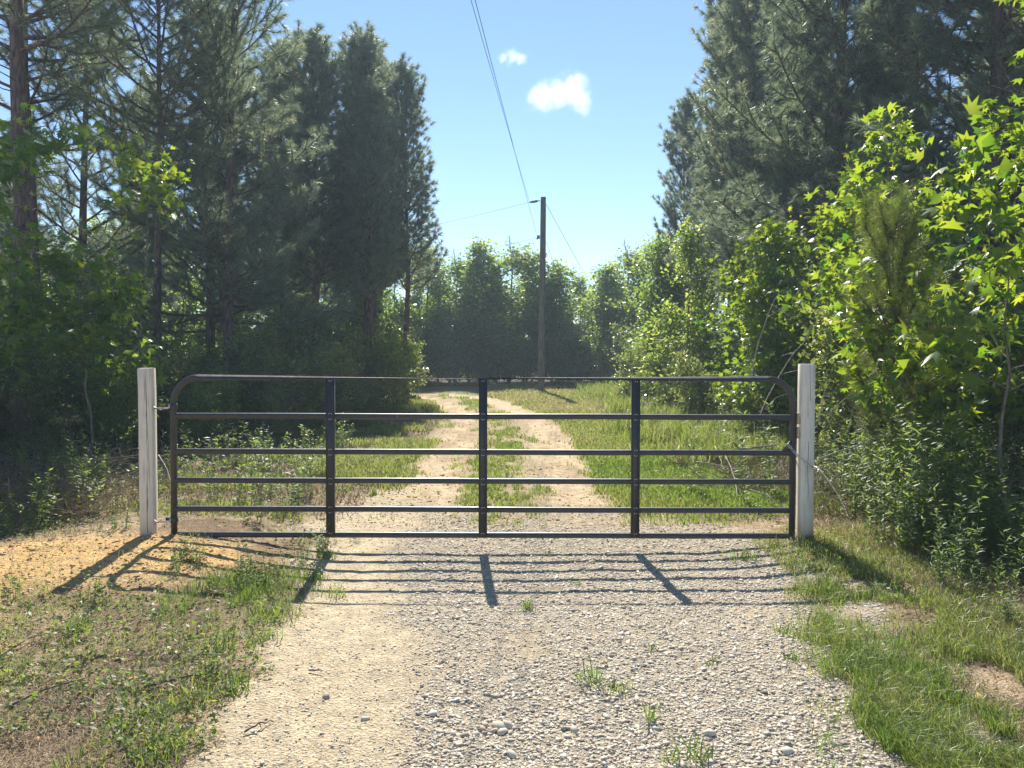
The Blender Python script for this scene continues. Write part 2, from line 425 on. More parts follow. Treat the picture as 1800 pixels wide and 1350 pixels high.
col = mixc(col, (.17, .16, .07), m_['patch'] * .6)
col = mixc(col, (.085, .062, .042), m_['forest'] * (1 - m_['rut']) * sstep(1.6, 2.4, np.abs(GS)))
Z = gz(fxs, fys, GS)
ny, nx = GX.shape
idx = np.arange(ny * nx).reshape(ny, nx)
Q = np.stack([idx[:-1, :-1], idx[:-1, 1:], idx[1:, 1:], idx[1:, :-1]], -1).reshape(-1, 4)
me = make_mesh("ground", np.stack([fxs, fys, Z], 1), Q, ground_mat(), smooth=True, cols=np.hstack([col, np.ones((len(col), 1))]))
tag(add("ground", me), kind='structure', label="sandy farm track, gravel apron and rough grassy ground running back to the trees")

def GZ(x, y): return float(gz(np.array([x]), np.array([y]))[0])

# ------------------------------------------------------------------ plants: generators
def grow(rng, H, r0, z0, R, nl, prof, elev, sub_sp, sub_len, fol_sp, wander=.25, lift=.3, n_side=7, fol_from=.3, sub_ang=.9, azf=None, start=None):
    """a trunk, limbs and side twigs; gives the wood, and places and directions for the foliage"""
    mb = MB(); k = 9
    tz = np.linspace(0, H, k)
    off = np.cumsum(rng.normal(0, wander / k, (k, 2)), 0) * 1.2; off -= off[0]
    tp = np.column_stack([off, tz])
    rr = r0 * (1 - .88 * (tz / H) ** .9); rr[0] *= 1.25
    if r0 > 0: mb.tube(tp, rr, n_side)
    P, D, W = [], [], []
    for i in range(nl):
        f = (i + rng.random()) / nl; h = z0 + (H * .985 - z0) * f
        c = np.array([np.interp(h, tz, tp[:, 0]), np.interp(h, tz, tp[:, 1]), h])
        L = R * prof(f) * rng.uniform(.72, 1.18)
        az = i * 2.4 + rng.normal(0, .5) if azf is None else azf(rng)
        el = elev(f) + rng.normal(0, .14)
        d = np.array([math.cos(az) * math.cos(el), math.sin(az) * math.cos(el), math.sin(el)])
        n = 6; pts = [c]; dd = d.copy()
        for j in range(n - 1):
            dd = dd + np.array([0, 0, lift / n]) + rng.normal(0, .07, 3); dd /= np.linalg.norm(dd)
            pts.append(pts[-1] + dd * L / (n - 1))
        pts = np.array(pts); rb = max(.004, min(r0 * .34 * (1 - f * .6), .009 + .011 * L))
        mb.tube(pts, rb * np.linspace(1, .3, n), 4)
        m = int(L / fol_sp * (1 - fol_from)) + 1
        u = np.linspace(fol_from, 1, m); seg = np.clip((u * (n - 1)).astype(int), 0, n - 2); w = u * (n - 1) - seg
        pp = pts[seg] * (1 - w[:, None]) + pts[seg + 1] * w[:, None]
        P.append(pp); D.append(unit(pts[seg + 1] - pts[seg]))
        ns = int(L * .82 / sub_sp)
        for q in range(ns):
            u = .18 + .8 * (q + rng.random()) / max(ns, 1); sg = min(int(u * (n - 1)), n - 2); w = u * (n - 1) - sg
            c2 = pts[sg] * (1 - w) + pts[sg + 1] * w; t = unit(pts[sg + 1] - pts[sg])
            side = unit(np.cross(t, [0, 0, 1])) * (1 if q % 2 else -1)
            a = sub_ang + rng.normal(0, .2)
            d2 = unit(t * math.cos(a) + side * math.sin(a) + np.array([0, 0, rng.normal(.1, .3)]))
            l2 = sub_len * (1.15 - .7 * u) * rng.uniform(.6, 1.3) * min(1, .35 + L / R)
            e = unit(d2 + np.array([0, 0, lift * .6]) + rng.normal(0, .12, 3))
            q1 = c2 + d2 * l2 * .5; q2 = q1 + e * l2 * .5
            mb.tube(np.array([c2, q1, q2]), rb * np.array([.42, .3, .16]), 3)
            mm = max(2, int(l2 / fol_sp))
            uu = np.linspace(.3, 1, mm)[:, None]
            P.append(np.where(uu < .5, c2 + (q1 - c2) * uu * 2, q1 + (q2 - q1) * (uu * 2 - 1)))
            D.append(np.where(uu < .5, d2[None], e[None]) * np.ones((mm, 1)))
    P.append(tp[-1:] - [[0, 0, .03]]); D.append(np.array([[0, 0, 1.0]]))
    return mb, np.vstack(P), np.vstack(D)

def needles(rng, P, D, n, L, w, body=.075):
    T = len(P); P = np.repeat(P, n, 0); D = np.repeat(D, n, 0); K = len(P)
    R = rng.normal(size=(K, 3)); R = unit(R - (R * D).sum(1, keepdims=True) * D)
    u = rng.random((K, 1)); a = np.radians(rng.uniform(18, 75, (K, 1)))
    dr = unit(D * np.cos(a) + R * np.sin(a))
    b = P + D * (u - .5) * body * 2
    l = L * rng.uniform(.7, 1.15, (K, 1))
    tip = b + dr * l + np.array([0, 0, -1]) * l * .12
    s = unit(np.cross(dr, rng.normal(size=(K, 3)))) * w / 2
    V = np.stack([b - s, b + s, tip], 1).reshape(-1, 3)
    Fc = np.arange(K * 3).reshape(-1, 3)
    r = np.repeat(np.clip(np.repeat(rng.normal(.45, .25, T), n) + rng.normal(0, .12, K), 0, 1), 3)
    return V, Fc, r

def star_template():
    """a five-lobed sweetgum leaf, stalk end at 0, length 1"""
    ang = [-1.9, -1.25, -.72, -.32, 0, .32, .72, 1.25, 1.9]
    pts = [(0, 0)]
    for a, r in [(-1.75, .60), (-1.30, .26), (-.85, .66), (-.42, .30), (0, .74), (.42, .30), (.85, .66), (1.30, .26), (1.75, .60)]:
        pts.append((r * math.sin(a), .30 + r * math.cos(a)))
    pts = np.array(pts)
    V = np.column_stack([pts, np.zeros(len(pts))]); V = np.vstack([V, [0, .30, 0]])
    V[:, 2] -= .55 * (V[:, 0] ** 2) + .22 * np.clip(V[:, 1] - .3, 0, 1) ** 2
    V[-1, 2] += .03
    c = len(V) - 1
    T = [(c, i, i + 1) for i in range(1, 9)] + [(c, 0, 1), (c, 9, 0)]
    return V, np.array(T)
def oval_template(w=.5):
    V = np.array([(0, 0, 0), (-w / 2, .45, -.06), (0, .5, .03), (w / 2, .45, -.06), (0, 1, -.10)])
    return V, np.array([(0, 2, 1), (0, 3, 2), (1, 2, 4), (2, 3, 4)])
def rhomb_template(w=.62):
    V = np.array([(0, 0, 0), (-w / 2, .5, -.05), (w / 2, .5, -.05), (0, 1, 0)])
    return V, np.array([(0, 2, 1), (1, 2, 3)])

def leaf_frames(rng, P, D, per, size, out=.5, droop=.35, spread=.05, flat=.5):
    K = len(P) * per
    P = np.repeat(P, per, 0) + rng.normal(0, spread, (K, 3)); D = np.repeat(D, per, 0)
    a = unit(D * out + rng.normal(0, .6, (K, 3)) + np.array([0, 0, -droop]))
    nrm = rng.normal(0, 1 - flat, (K, 3)) + np.array([0, 0, flat * 1.4]) + np.array([sdir.x, sdir.y, 0]) * .25
    nrm = unit(nrm - (nrm * a).sum(1, keepdims=True) * a)
    b = np.cross(a, nrm); s = size * np.clip(rng.normal(.82, .32, (K, 1)), .25, 1.6)
    return P, a, b, nrm, s
def leaf_mesh(rng, fr, tmpl, clump=1):
    P, a, b, nrm, s = fr; V0, T0 = tmpl; K = len(P)
    V = P[:, None] + s[:, None] * (V0[None, :, 0:1] * b[:, None] + V0[None, :, 1:2] * a[:, None] + V0[None, :, 2:3] * nrm[:, None])
    Fc = (T0[None] + (np.arange(K) * len(V0))[:, None, None]).reshape(-1, 3)
    base = np.repeat(rng.normal(.5, .16, K // clump + 1), clump)[:K]
    r = np.clip(base + rng.normal(0, .13, K), 0, 1)
    return V.reshape(-1, 3), Fc, np.repeat(r, len(V0))

def blades(rng, X, Y, h, w, lean=.5, base_r=0.0, zoff=0, hue=None):
    K = len(X); X = np.asarray(X); Y = np.asarray(Y)
    h = h * rng.uniform(.45, 1.25, K) if np.isscalar(h) else h * rng.uniform(.55, 1.2, K)
    Zb = gz(X, Y) - .004 + zoff
    az = rng.uniform(0, 2 * np.pi, K); ln = np.abs(rng.normal(lean, .3, K))
    d = np.stack([np.cos(az), np.sin(az)], 1); s = np.stack([-d[:, 1], d[:, 0]], 1)
    fa = rng.uniform(0, np.pi, K); s = np.stack([np.cos(fa), np.sin(fa)], 1)
    w = (w * rng.uniform(.6, 1.3, K)) if np.isscalar(w) else w
    b = np.column_stack([X, Y, Zb])
    def at(f, lz): return np.column_stack([X + d[:, 0] * ln * h * f, Y + d[:, 1] * ln * h * f, Zb + h * lz])
    mid = at(.3, .55); tip = at(1.0, np.clip(1.0 - ln * .35, .12, 1))
    sv = np.column_stack([s, np.zeros(K)]) * (w / 2)[:, None]
    V = np.stack([b - sv, b + sv, mid - sv * .8, mid + sv * .8, tip], 1).reshape(-1, 3)
    i = np.arange(K) * 5
    T = np.stack([i, i + 1, i + 3, i, i + 3, i + 2, i + 2, i + 3, i + 4], 1).reshape(-1, 3)
    if hue is None: hue = rng.normal(.42, .2, K)
    return V, T, np.repeat(np.clip(hue, 0, 1), 5)

def place(proto, loc, rz=0, sc=1.0, label=None, group=None, first=False, tilt=(0, 0)):
    """the model itself the first time, later a copy with copies of its parts and their sub-parts"""
    if first: o = proto
    else:
        o = proto.copy(); C.objects.link(o)
        for ch in list(proto.children):
            c = ch.copy(); C.objects.link(c); c.parent = o
            for g in list(ch.children):
                d = g.copy(); C.objects.link(d); d.parent = c
    o.location = loc; o.rotation_euler = (tilt[0], tilt[1], rz)
    o.scale = (sc, sc, sc) if np.isscalar(sc) else sc
    if label: o['label'] = label
    if group: o['group'] = group
    elif 'group' in o: del o['group']
    return o

class Kind:
    """one model of a plant; the first placing uses the model itself"""
    def __init__(s, build): s.build = build; s.o = None
    def put(s, x, y, rz=0, sc=1.0, label=None, group=None, dz=-.03, tilt=(0, 0)):
        first = s.o is None
        if first: s.o = s.build()
        return place(s.o, (x, y, GZ(x, y) + dz), rz, sc, label, group, first, tilt)

def pine_kind(seed, H, r0, z0, R, nl, prof, el, tuft=36, sub_sp=.22, sub_len=.75, fsp=.15, w=.006, L=.17, lift=.5, name='pine_tree', fol_from=.35, mat=None):
    def b():
        rng = np.random.default_rng(seed)
        mb, P, D = grow(rng, H, r0, z0, R, nl, prof, el, sub_sp, sub_len, fsp, wander=.3, lift=lift, n_side=9, fol_from=fol_from)
        # dead stubs under the crown
        for i in range(int(z0 * 2.5)):
            h = rng.uniform(.3, max(z0, .4)); az = rng.uniform(0, 6.28); l = rng.uniform(.2, .9)
            d = np.array([math.cos(az), math.sin(az), rng.uniform(-.1, .4)])
            mb.tube([[0, 0, h], d * l * .5 + [0, 0, h], d * l + [0, 0, h + .05]], [.014, .01, .004], 3)
        o = empty(name); tag(o, 'pine', 'tree')
        add('trunk', mb.mesh('trunk', M_BARK, True), o)
        V, Fc, r = needles(rng, P, D, tuft, L, w)
        add('crown', make_mesh('crown', V, Fc, mat or M_NEEDLE, rnd=r), o)
        return o
    return Kind(b)

tall = lambda f: .35 + .75 * math.sin(min(1, f * 1.15 + .12) * math.pi) if f < .75 else max(.12, 1.15 * (1 - f) ** .6)
cone = lambda f: max(.10, (1 - f) ** .62)
col_ = lambda f: .75 if f < .7 else max(.15, .75 * ((1 - f) / .3) ** .5)

P_OPEN = pine_kind(11, 12.5, .13, 1.9, 2.7, 60, cone, lambda f: .2 + .8 * f, 62, .15, 1.0, .17, w=.009, lift=.55)
P_DENSE = pine_kind(12, 10.6, .10, 3.3, 1.75, 96, col_, lambda f: .5 + .65 * f, 70, .17, .75, .21, w=.011, lift=.9, fol_from=.45)
P_DENSE2 = pine_kind(13, 9.8, .09, 2.7, 1.7, 88, col_, lambda f: .45 + .7 * f, 70, .17, .75, .21, w=.011, lift=.8, fol_from=.45)
P_WIDE = pine_kind(14, 12.5, .14, 2.4, 2.7, 104, lambda f: max(.14, (1 - f) ** .5), lambda f: .25 + .75 * f, 70, .17, .85, .21, w=.010, lift=.6, fol_from=.45)
P_OLD = pine_kind(15, 15, .165, 6.0, 3.2, 52, tall, lambda f: .1 + .7 * f, 60, .18, 1.1, .19, w=.009, lift=.5)
P_SAP = pine_kind(16, 2.9, .028, .5, .95, 30, lambda f: max(.35, (1 - f) ** .35), lambda f: .45 + .5 * f, 80, .3, .4, .08, w=.0042, L=.20, lift=.8, name='pine_sapling', fol_from=.25, mat=M_NEEDLE_Y)

def gaps(P, seed, th, f=1.7):
    n = (vnoise(P[:, 0] * f + P[:, 2] * .6, P[:, 2] * f + seed, seed) + vnoise(P[:, 1] * f - P[:, 2] * .5, P[:, 0] * f + seed, seed + 9)) / 2
    return n > th

def broad_kind(seed, H, r0, z0, R, nl, prof, el, leaf, per, tmpl, mat, sub_sp=.2, sub_len=.6, fsp=.12, lift=.35, name='sweetgum_tree', cat='tree', spread=.06, wander=.3, bark=None, multi=1, flat=.5, out=.6, gap=.36):
    def b():
        rng = np.random.default_rng(seed)
        o = empty(name); tag(o, name.replace('_', ' '), cat)
        mbs, Ps, Ds = None, [], []
        for k in range(multi):
            mb, P, D = grow(rng, H * (1 if k == 0 else rng.uniform(.5, .95)), r0, z0, R, nl, prof, el, sub_sp, sub_len, fsp, wander=wander, lift=lift, n_side=6, sub_ang=.75)
            if multi > 1:
                a = rng.uniform(0, 6.28); t = rng.uniform(.05, .5); sh = np.array([math.cos(a) * t, math.sin(a) * t])
                P[:, :2] += sh * P[:, 2:3] / H * H * .6; mb.v = [v + np.column_stack([v[:, 2:3] * sh[0] * .6, v[:, 2:3] * sh[1] * .6, v[:, 2:3] * 0]) for v in mb.v]
            if mbs is None: mbs = mb
            else: mbs.q += [q + mbs.n for q in mb.q]; mbs.v += mb.v; mbs.r += mb.r; mbs.n += mb.n
            Ps.append(P); Ds.append(D)
        add('trunk' if multi == 1 else 'stems', mbs.mesh('wood', bark or M_TWIG, True), o)
        P = np.vstack(Ps); D = np.vstack(Ds)
        kp = gaps(P, seed, gap); P = P[kp]; D = D[kp]
        V, Fc, r = leaf_mesh(rng, leaf_frames(rng, P, D, per, leaf, out=out, spread=spread, flat=flat), tmpl, per * 3)
        add('crown' if cat == 'tree' else 'foliage', make_mesh('crown', V, Fc, mat, rnd=r), o)
        return o
    return Kind(b)

STAR, OVAL, RHOMB, NARROW = star_template(), oval_template(.52), rhomb_template(), oval_template(.22)
gumprof = lambda f: max(.12, (1 - f) ** .75 * (.75 + .35 * math.sin(f * 19)))
bushprof = lambda f: max(.2, math.sin(min(1, .25 + f * .8) * math.pi) ** .6)
G_FAR = broad_kind(21, 6.6, .07, .25, 1.75, 50, gumprof, lambda f: .25 + .7 * f, .13, 18, RHOMB, M_BROAD, .16, .8, .12, spread=.15, name='broadleaf_tree', gap=.38)
G_FAR2 = broad_kind(22, 5.6, .06, .2, 1.7, 46, lambda f: max(.15, (1 - f * f) * (.75 + .25 * math.sin(f * 23 + 1))), lambda f: .3 + .7 * f, .13, 18, RHOMB, M_BROAD, .16, .8, .12, spread=.15, name='broadleaf_tree', gap=.38)
G_FAR3 = broad_kind(23, 6.0, .06, .2, 1.5, 46, lambda f: max(.12, (1 - f) ** .5), lambda f: .5 + .6 * f, .13, 18, RHOMB, M_BROAD, .16, .8, .12, spread=.15, name='broadleaf_tree', gap=.38)
G_MID = broad_kind(24, 4.2, .045, .25, 1.35, 42, gumprof, lambda f: .25 + .6 * f, .115, 10, STAR, M_GUM, .16, .6, .12, spread=.12)
G_MID2 = broad_kind(25, 3.8, .04, .2, 1.3, 38, lambda f: max(.2, (1 - f) ** .55), lambda f: .35 + .6 * f, .115, 10, STAR, M_GUM, .16, .6, .12, spread=.12)
S_A = broad_kind(31, 1.9, .012, .1, .75, 16, bushprof, lambda f: .5 + .6 * f, .078, 6, RHOMB, M_SHRUB, .10, .45, .06, name='shrub', cat='shrub', multi=4, spread=.05, gap=.40)
S_B = broad_kind(32, 1.5, .010, .05, .85, 16, bushprof, lambda f: .35 + .6 * f, .066, 7, RHOMB, M_SHRUB, .10, .45, .06, name='shrub', cat='shrub', multi=4, spread=.05, gap=.40)
S_C = broad_kind(33, 2.3, .014, .1, .7, 20, lambda f: max(.25, (1 - f) ** .5), lambda f: .6 + .6 * f, .085, 4, OVAL, M_BROAD, .12, .45, .08, name='shrub', cat='shrub', multi=3, spread=.05)

# ------------------------------------------------------------------ the farm gate and its posts
YG = 6.0
def zg(y): return CAM_H - (y - HZ) * YG / F
def xg(x): return (x - 900) * YG / F
gate = empty('farm_gate', (0, YG, 0)); gate.rotation_euler = (0, math.radians(.16), 0)
tag(gate, "dark grey tubular steel farm gate closed across the gravel drive", "gate")
gate.location.z = .003
TR = .0245
xl, xr = xg(303.5), xg(1394)
def grel(z): return z
# outer frame: one bent tube
rc = .20; zt = zg(665.8); zb = zg(950)
pts = [[xl, 0, zb]]
for a in np.linspace(0, math.pi / 2, 12): pts.append([xl + rc - rc * math.cos(a), 0, zt - rc + rc * math.sin(a)])
for a in np.linspace(math.pi / 2, 0, 12): pts.append([xr - rc + rc * math.cos(a), 0, zt - rc + rc * math.sin(a)])
pts.append([xr, 0, zb])
mb = MB(); mb.tube(np.array(pts), TR, 16, cap=True)
add('outer_frame', mb.mesh('outer_frame', M_GATE, True), gate)
bars = [733, 795.8, 847, 897.5, 943]
for y in bars:
    mb = MB(); z = zg(y); g = np.linspace(xl + .012, xr - .012, 7)
    rng = np.random.default_rng(int(y))
    P = np.column_stack([g, np.zeros(7), np.full(7, z) + rng.normal(0, .0012, 7)])
    mb.tube(P, .0226, 14)
    add('bar', mb.mesh('bar', M_GATE, True), gate)
for bx in (580.5, 848.5, 1116.5):
    x = xg(bx); mb = MB(); h = zt - zg(943); zc = (zt + zg(943)) / 2
    mb.box((x, -.029, zc - .004), (.058, .004, h + .012)); mb.box((x - .0305, -.012, zc - .004), (.004, .040, h + .012)); mb.box((x + .0305, -.012, zc - .004), (.004, .040, h + .012))
    mb.box((x + .018, -.033, zc - .004), (.004, .006, h + .01))
    br = add('brace', mb.mesh('brace', M_GATE), gate)
    for y in [665.8] + bars:  # bright steel half-rings stand in for weld highlights above and below each bar
        for s_ in (-1, 1):
            if y == 665.8 and s_ == 1 or y == 943 and s_ == -1: continue
            a = np.linspace(.35, math.pi - .35, 7) * s_; z = zg(y)
            m2 = MB(); m2.tube(np.column_stack([x + .001 + .013 * np.cos(a), np.full(7, -.034), z + s_ * .012 + .013 * np.sin(a)]), .0032, 5, cap=True)
            add('weld_highlight', m2.mesh('weld_highlight', M_STEEL, True), br)
# latch plate near the right end, third bar
mb = MB(); z = zg(791)
mb.put([[xg(1373), -.02, z - .012], [xr - .01, -.02, z - .012], [xr - .01, -.02, z + .09], [xg(1373), .0, z - .012], [xr - .01, .0, z - .012], [xr - .01, .0, z + .09]],
       [[0, 3, 5, 2], [0, 1, 4, 3], [1, 2, 5, 4]], [[0, 2, 1], [3, 4, 5]])
lp = add('latch_plate', mb.mesh('latch_plate', M_GATE), gate)
mb = MB(); a = np.linspace(0, 2 * math.pi, 13)
mb.tube(np.column_stack([xg(1387) + .012 * np.cos(a), np.full(13, -.024), z + .028 + .012 * np.sin(a)]), .0035, 5)
add('latch_hole_rim', mb.mesh('latch_hole_rim', M_STEEL, True), lp)
# hinge collars clamp the left upright
for y in (717, 917):
    mb = MB(); z = zg(y); mb.tube([[xl, 0, z - .022], [xl, 0, z + .022]], TR + .006, 14, cap=True); mb.box((xl - .045, 0, z), (.04, .012, .034))
    add('hinge_strap', mb.mesh('hinge_strap', M_GATE), gate)
# paint scratches that show bare metal
for x_, y_, w_, h_ in ((698, 733, .003, .02), (1246, 797, .003, .016), (697, 731, .002, .012)):
    mb = MB(); mb.box((xg(x_), -.0213, zg(y_)), (w_, .002, h_)); add('paint_chip', mb.mesh('paint_chip', M_STEEL), gate)
mb = MB(); mb.box((xg(1295), -.0235, zg(667)), (.010, .002, .010)); add('paint_chip', mb.mesh('paint_chip', simple_mat('red_paint', (.5, .06, .04), .5)), gate).__setitem__('label', 'small red mark on the top rail')

def post(x, rz, lean, zt_, label, cracks, h0=-.35):
    h = zt_ - h0; w = .106; o = empty('gate_post', (x, YG + .0, 0), rz); o.rotation_euler = (lean[0], lean[1], rz)
    tag(o, label, 'post')
    bm_v = []; b = .008; c = w / 2
    prof = [(-c + b, -c), (c - b, -c), (c, -c + b), (c, c - b), (c - b, c), (-c + b, c), (-c, c - b), (-c, -c + b)]
    zs = np.array([h0, .0, .3, .6, .9, 1.2, zt_ - .006, zt_]); V = []
    rng = np.random.default_rng(int(abs(x) * 100))
    for i, z in enumerate(zs):
        k = 1 if z < zt_ else .955; dx = rng.normal(0, .0012, 2)
        V += [[p[0] * k + dx[0], p[1] * k + dx[1], z] for p in prof]
    n = 8; Qs = [[i * n + j, i * n + (j + 1) % n, (i + 1) * n + (j + 1) % n, (i + 1) * n + j] for i in range(len(zs) - 1) for j in range(n)]
    mb = MB(); mb.put(V, Qs); me = mb.mesh('post_body', M_POST)
    mb.put([[p[0] * .955, p[1] * .955, zt_ + .0003] for p in prof] + [[0, 0, zt_ + .0003]], None, [[8, j, (j + 1) % 8] for j in range(8)])
    add('post_body', mb.mesh('post_body', M_POST), o)
    for (cx, z0, z1, wd) in cracks:      # drying cracks: a thin dark split with an uneven course
        k = max(5, int((z1 - z0) / .04)); zz = np.linspace(z1, z0, k)
        xx = cx + np.cumsum(rng.normal(0, .0011, k)) ; ww = wd * np.sin(np.linspace(.12, math.pi - .12, k)) * rng.uniform(.55, 1.2, k)
        V = np.vstack([np.column_stack([xx - ww / 2, np.full(k, -c - .0012), zz]), np.column_stack([xx + ww / 2, np.full(k, -c - .0012), zz])])
        Qq = [[i, i + 1, k + i + 1, k + i] for i in range(k - 1)]
        m3 = MB(); m3.put(V, Qq); add('drying_crack', m3.mesh('drying_crack', M_CRACK), o)
    return o
lp_x = xg(259.5) ; 
left_post = post(xg(259), math.radians(6), (0, math.radians(-.25)), zg(647), "square whitewashed wooden post left of the gate, carrying two bolt hinges",
     [(.008, .62, 1.36, .006), (.010, .02, .60, .007), (-.002, 1.1, 1.35, .003), (.026, .4, .85, .003)])
right_post = post(xg(1416.5), math.radians(-3), (0, math.radians(.25)), zg(640), "square whitewashed wooden post right of the gate with a chain round it",
     [(.012, 1.02, 1.33, .004), (.004, .78, 1.1, .004), (.010, .45, .95, .005), (.008, .3, .52, .003), (-.022, .7, 1.0, .002)])
# hinge bolts screwed in the left post
for i, (y, lab) in enumerate(((717, 'galvanised hinge bolt, the upper one screwed into the left post'), (917, 'galvanised hinge bolt, the lower one near the foot of the left post'))):
    z = zg(y); x0 = xg(259) + .045; x1 = xl - .03
    mb = MB(); mb.tube([[x0, 0, 0], [x1, 0, 0], [x1 + .012, 0, .004], [x1 + .014, 0, .03]], .0075, 8, cap=True)
    mb.tube([[x0 + .010, 0, 0], [x0 + .020, 0, 0]], .016, 6, cap=True)
    o = add('hinge_bolt', mb.mesh('hinge_bolt', M_STEEL, True), None, (0, YG - .03, z)); tag(o, lab, 'bolt')
# chain from the latch round the right post
def link_mesh():
    mb = MB(); a = np.linspace(0, 2 * math.pi, 17)
    mb.tube(np.column_stack([.011 * np.cos(a) + .013 * np.sign(np.cos(a)), .0085 * np.sin(a), 0 * a]), .0028, 6)
    return mb.mesh('chain_link', M_STEEL, True)
lm = link_mesh()
chain = empty('gate_chain', (0, 0, 0)); tag(chain, "thin steel chain sagging from the gate latch round the right post", "chain")
cpath = [Vector((xg(1387), YG - .03, zg(784))), Vector((xg(1392), YG - .05, zg(792))), Vector((xg(1399), YG - .085, zg(801))), Vector((xg(1412), YG - .088, zg(811))), Vector((xg(1424), YG - .082, zg(819))), Vector((xg(1434), YG - .070, zg(826))), Vector((xg(1437), YG - .02, zg(826))), Vector((xg(1437), YG + .06, zg(822))), Vector((xg(1420), YG + .075, zg(816))), Vector((xg(1400), YG + .07, zg(806))), Vector((xg(1391), YG + .035, zg(796)))]
seglen = [0]
for a, b in zip(cpath, cpath[1:]): seglen.append(seglen[-1] + (b - a).length)
def on_path(s):
    for i in range(len(cpath) - 1):
        if s <= seglen[i + 1] or i == len(cpath) - 2:
            t = (s - seglen[i]) / (seglen[i + 1] - seglen[i]); return cpath[i].lerp(cpath[i + 1], t), (cpath[i + 1] - cpath[i]).normalized()
s = 0; k = 0
while s < seglen[-1]:
    p, d = on_path(s)
    o = add('chain_link', lm, chain); q = d.to_track_quat('X', 'Z'); e = q.to_matrix().to_4x4() @ Matrix.Rotation(k % 2 * math.pi / 2 + .3, 4, 'X')
    o.matrix_local = Matrix.Translation(p) @ e
    s += .036; k += 1
# two weathered shims between gate and post
M_TAN = simple_mat('tan_wood_shim', (.55, .45, .30), .8, 0, .2, .2, 60)
for i, (y0, y1, l) in enumerate(((726, 745, 'upper tan wooden shim between the gate end and right post'), (750, 770, 'lower tan wooden shim between the gate end and right post'))):
    mb = MB(); mb.box((0, 0, 0), (.011, .05, (y1 - y0) * YG / F)); o = add('wood_shim', mb.mesh('wood_shim', M_TAN), None, (xg(1401.5), YG - .02, zg((y0 + y1) / 2))); tag(o, l, 'shim')

# ------------------------------------------------------------------ utility pole and its wires
PY = 28.0; PX = (951 - 900) * PY / F; ztop = CAM_H - (348 - HZ) * PY / F
pz = GZ(PX, PY) - .1
pole = empty('utility_pole', (PX, PY, 0)); tag(pole, "tall round wooden utility pole standing in the grass past the bend", "utility pole")
mb = MB(); zz = np.linspace(pz, ztop, 10); mb.tube(np.column_stack([.02 * np.sin(zz * .3) + .06 * (zz / ztop), 0 * zz, zz]), np.linspace(.128, .10, 10), 14, cap=True)
add('shaft', mb.mesh('shaft', M_POLE, True), pole)
mb = MB(); A = Vector((-.04, 0, ztop - .12)); B = Vector((-.42, -.1, ztop - .20))
mb.tube([A, B], .018, 6, cap=True)
ins = add('insulator', mb.mesh('insulator', M_INS, True), pole)
for t in (.3, .42, .54, .66, .78, .9):
    p = A.lerp(B, t); d = (B - A).normalized() * .012; mb = MB(); mb.tube([p - d, p + d], .05 if t < .85 else .038, 10, cap=True); add('insulator_disc', mb.mesh('disc', M_INS), ins)
mb = MB(); mb.box((-.10, -.06, 5.64), (.10, .08, .12)); mb.box((-.15, -.06, 5.58), (.04, .04, .05)); add('wire_clamp', mb.mesh('wire_clamp', M_INS), pole)
mb = MB(); mb.box((.13, -.02, ztop - .16), (.07, .04, .05)); add('guy_bracket', mb.mesh('guy_bracket', M_INS), pole)
def wire(name, a, b, sag, r, label, cat='wire', n=40):
    a = np.array(a, float); b = np.array(b, float); t = np.linspace(0, 1, n)
    P = a + (b - a) * t[:, None]; P[:, 2] -= sag * 4 * t * (1 - t)
    mb = MB(); mb.tube(P - a, r, 5); o = add(name, mb.mesh(name, M_WIRE, True), None, a); tag(o, label, cat); return o
TI = (PX - .42, PY - .1, ztop - .20); LO = (PX - .13, PY - .06, 5.62)
def ext(a, b, k): a = np.array(a); b = np.array(b); return tuple(a + (b - a) * k)
up = px(831, 0, 11); wire('power_line', TI, ext(TI, up, 2.2), .12, .0045, "upper of the two overhead wires running from the pole over the gate")
lo = px(838, 0, 9.5); wire('power_line', LO, ext(LO, lo, 2.0), .10, .0045, "lower of the two overhead wires, fixed to the clamp on the pole")
wire('power_line', TI, (-12, 44.5, 7.4), .15, .005, "thin wire from the top insulator away behind the left pines")
wire('power_line', LO, (-9, 44.0, 6.0), .15, .005, "thin wire from the clamp away behind the far trees")
wire('guy_wire', (PX + .13, PY, ztop - .16), (6.6, 38.5, 0), .0, .008, "steel guy wire slanting down right from the pole top")
wire('guy_wire', (PX + .13, PY, 5.6), (4.2, 38, 0), .0, .006, "lower guy wire slanting down behind the broadleaf trees")

# ------------------------------------------------------------------ pines
rg = np.random.default_rng(7)
R = lambda a, b: float(rg.uniform(a, b))
GL = "pines standing left of the track"; GR = "pines standing right of the track"
P_OLD.put(-7.65, 12.0, .3, 1.0, "old pine with the thickest dark trunk at the left edge")
P_OLD.put(-9.3, 15.0, 2.1, .9, "pine with a slim reddish trunk just behind the thickest left one")
P_OPEN.put(-5.95, 16.0, 1.0, 1.0, "open-crowned pine with one straight dark trunk left of centre")
P_OPEN.put(-6.85, 17.6, 3.4, .93, "second open-crowned pine close behind the straight dark trunk")
P_OLD.put(-7.0, 15.2, 4.9, (.62, .62, .7), "thin dark-trunked pine between the thick left trunk and the open pine")
P_OPEN.put(-9.8, 17.5, .8, .95, "bushy pine filling the upper left behind the thick trunk")
P_DENSE.put(-4.3, 22.3, 0, (1.3, 1.3, 1.0), "dense dark pine, tallest of the clump left of the sky gap")
P_DENSE.put(-3.25, 23.4, 1.3, (1.05, 1.05, .96), "dense dark pine at the right edge of the left clump, against the sky")
P_DENSE.put(-5.3, 20.8, 2.2, (1.25, 1.25, .93), "dense dark pine in the left part of the clump by the sky gap")
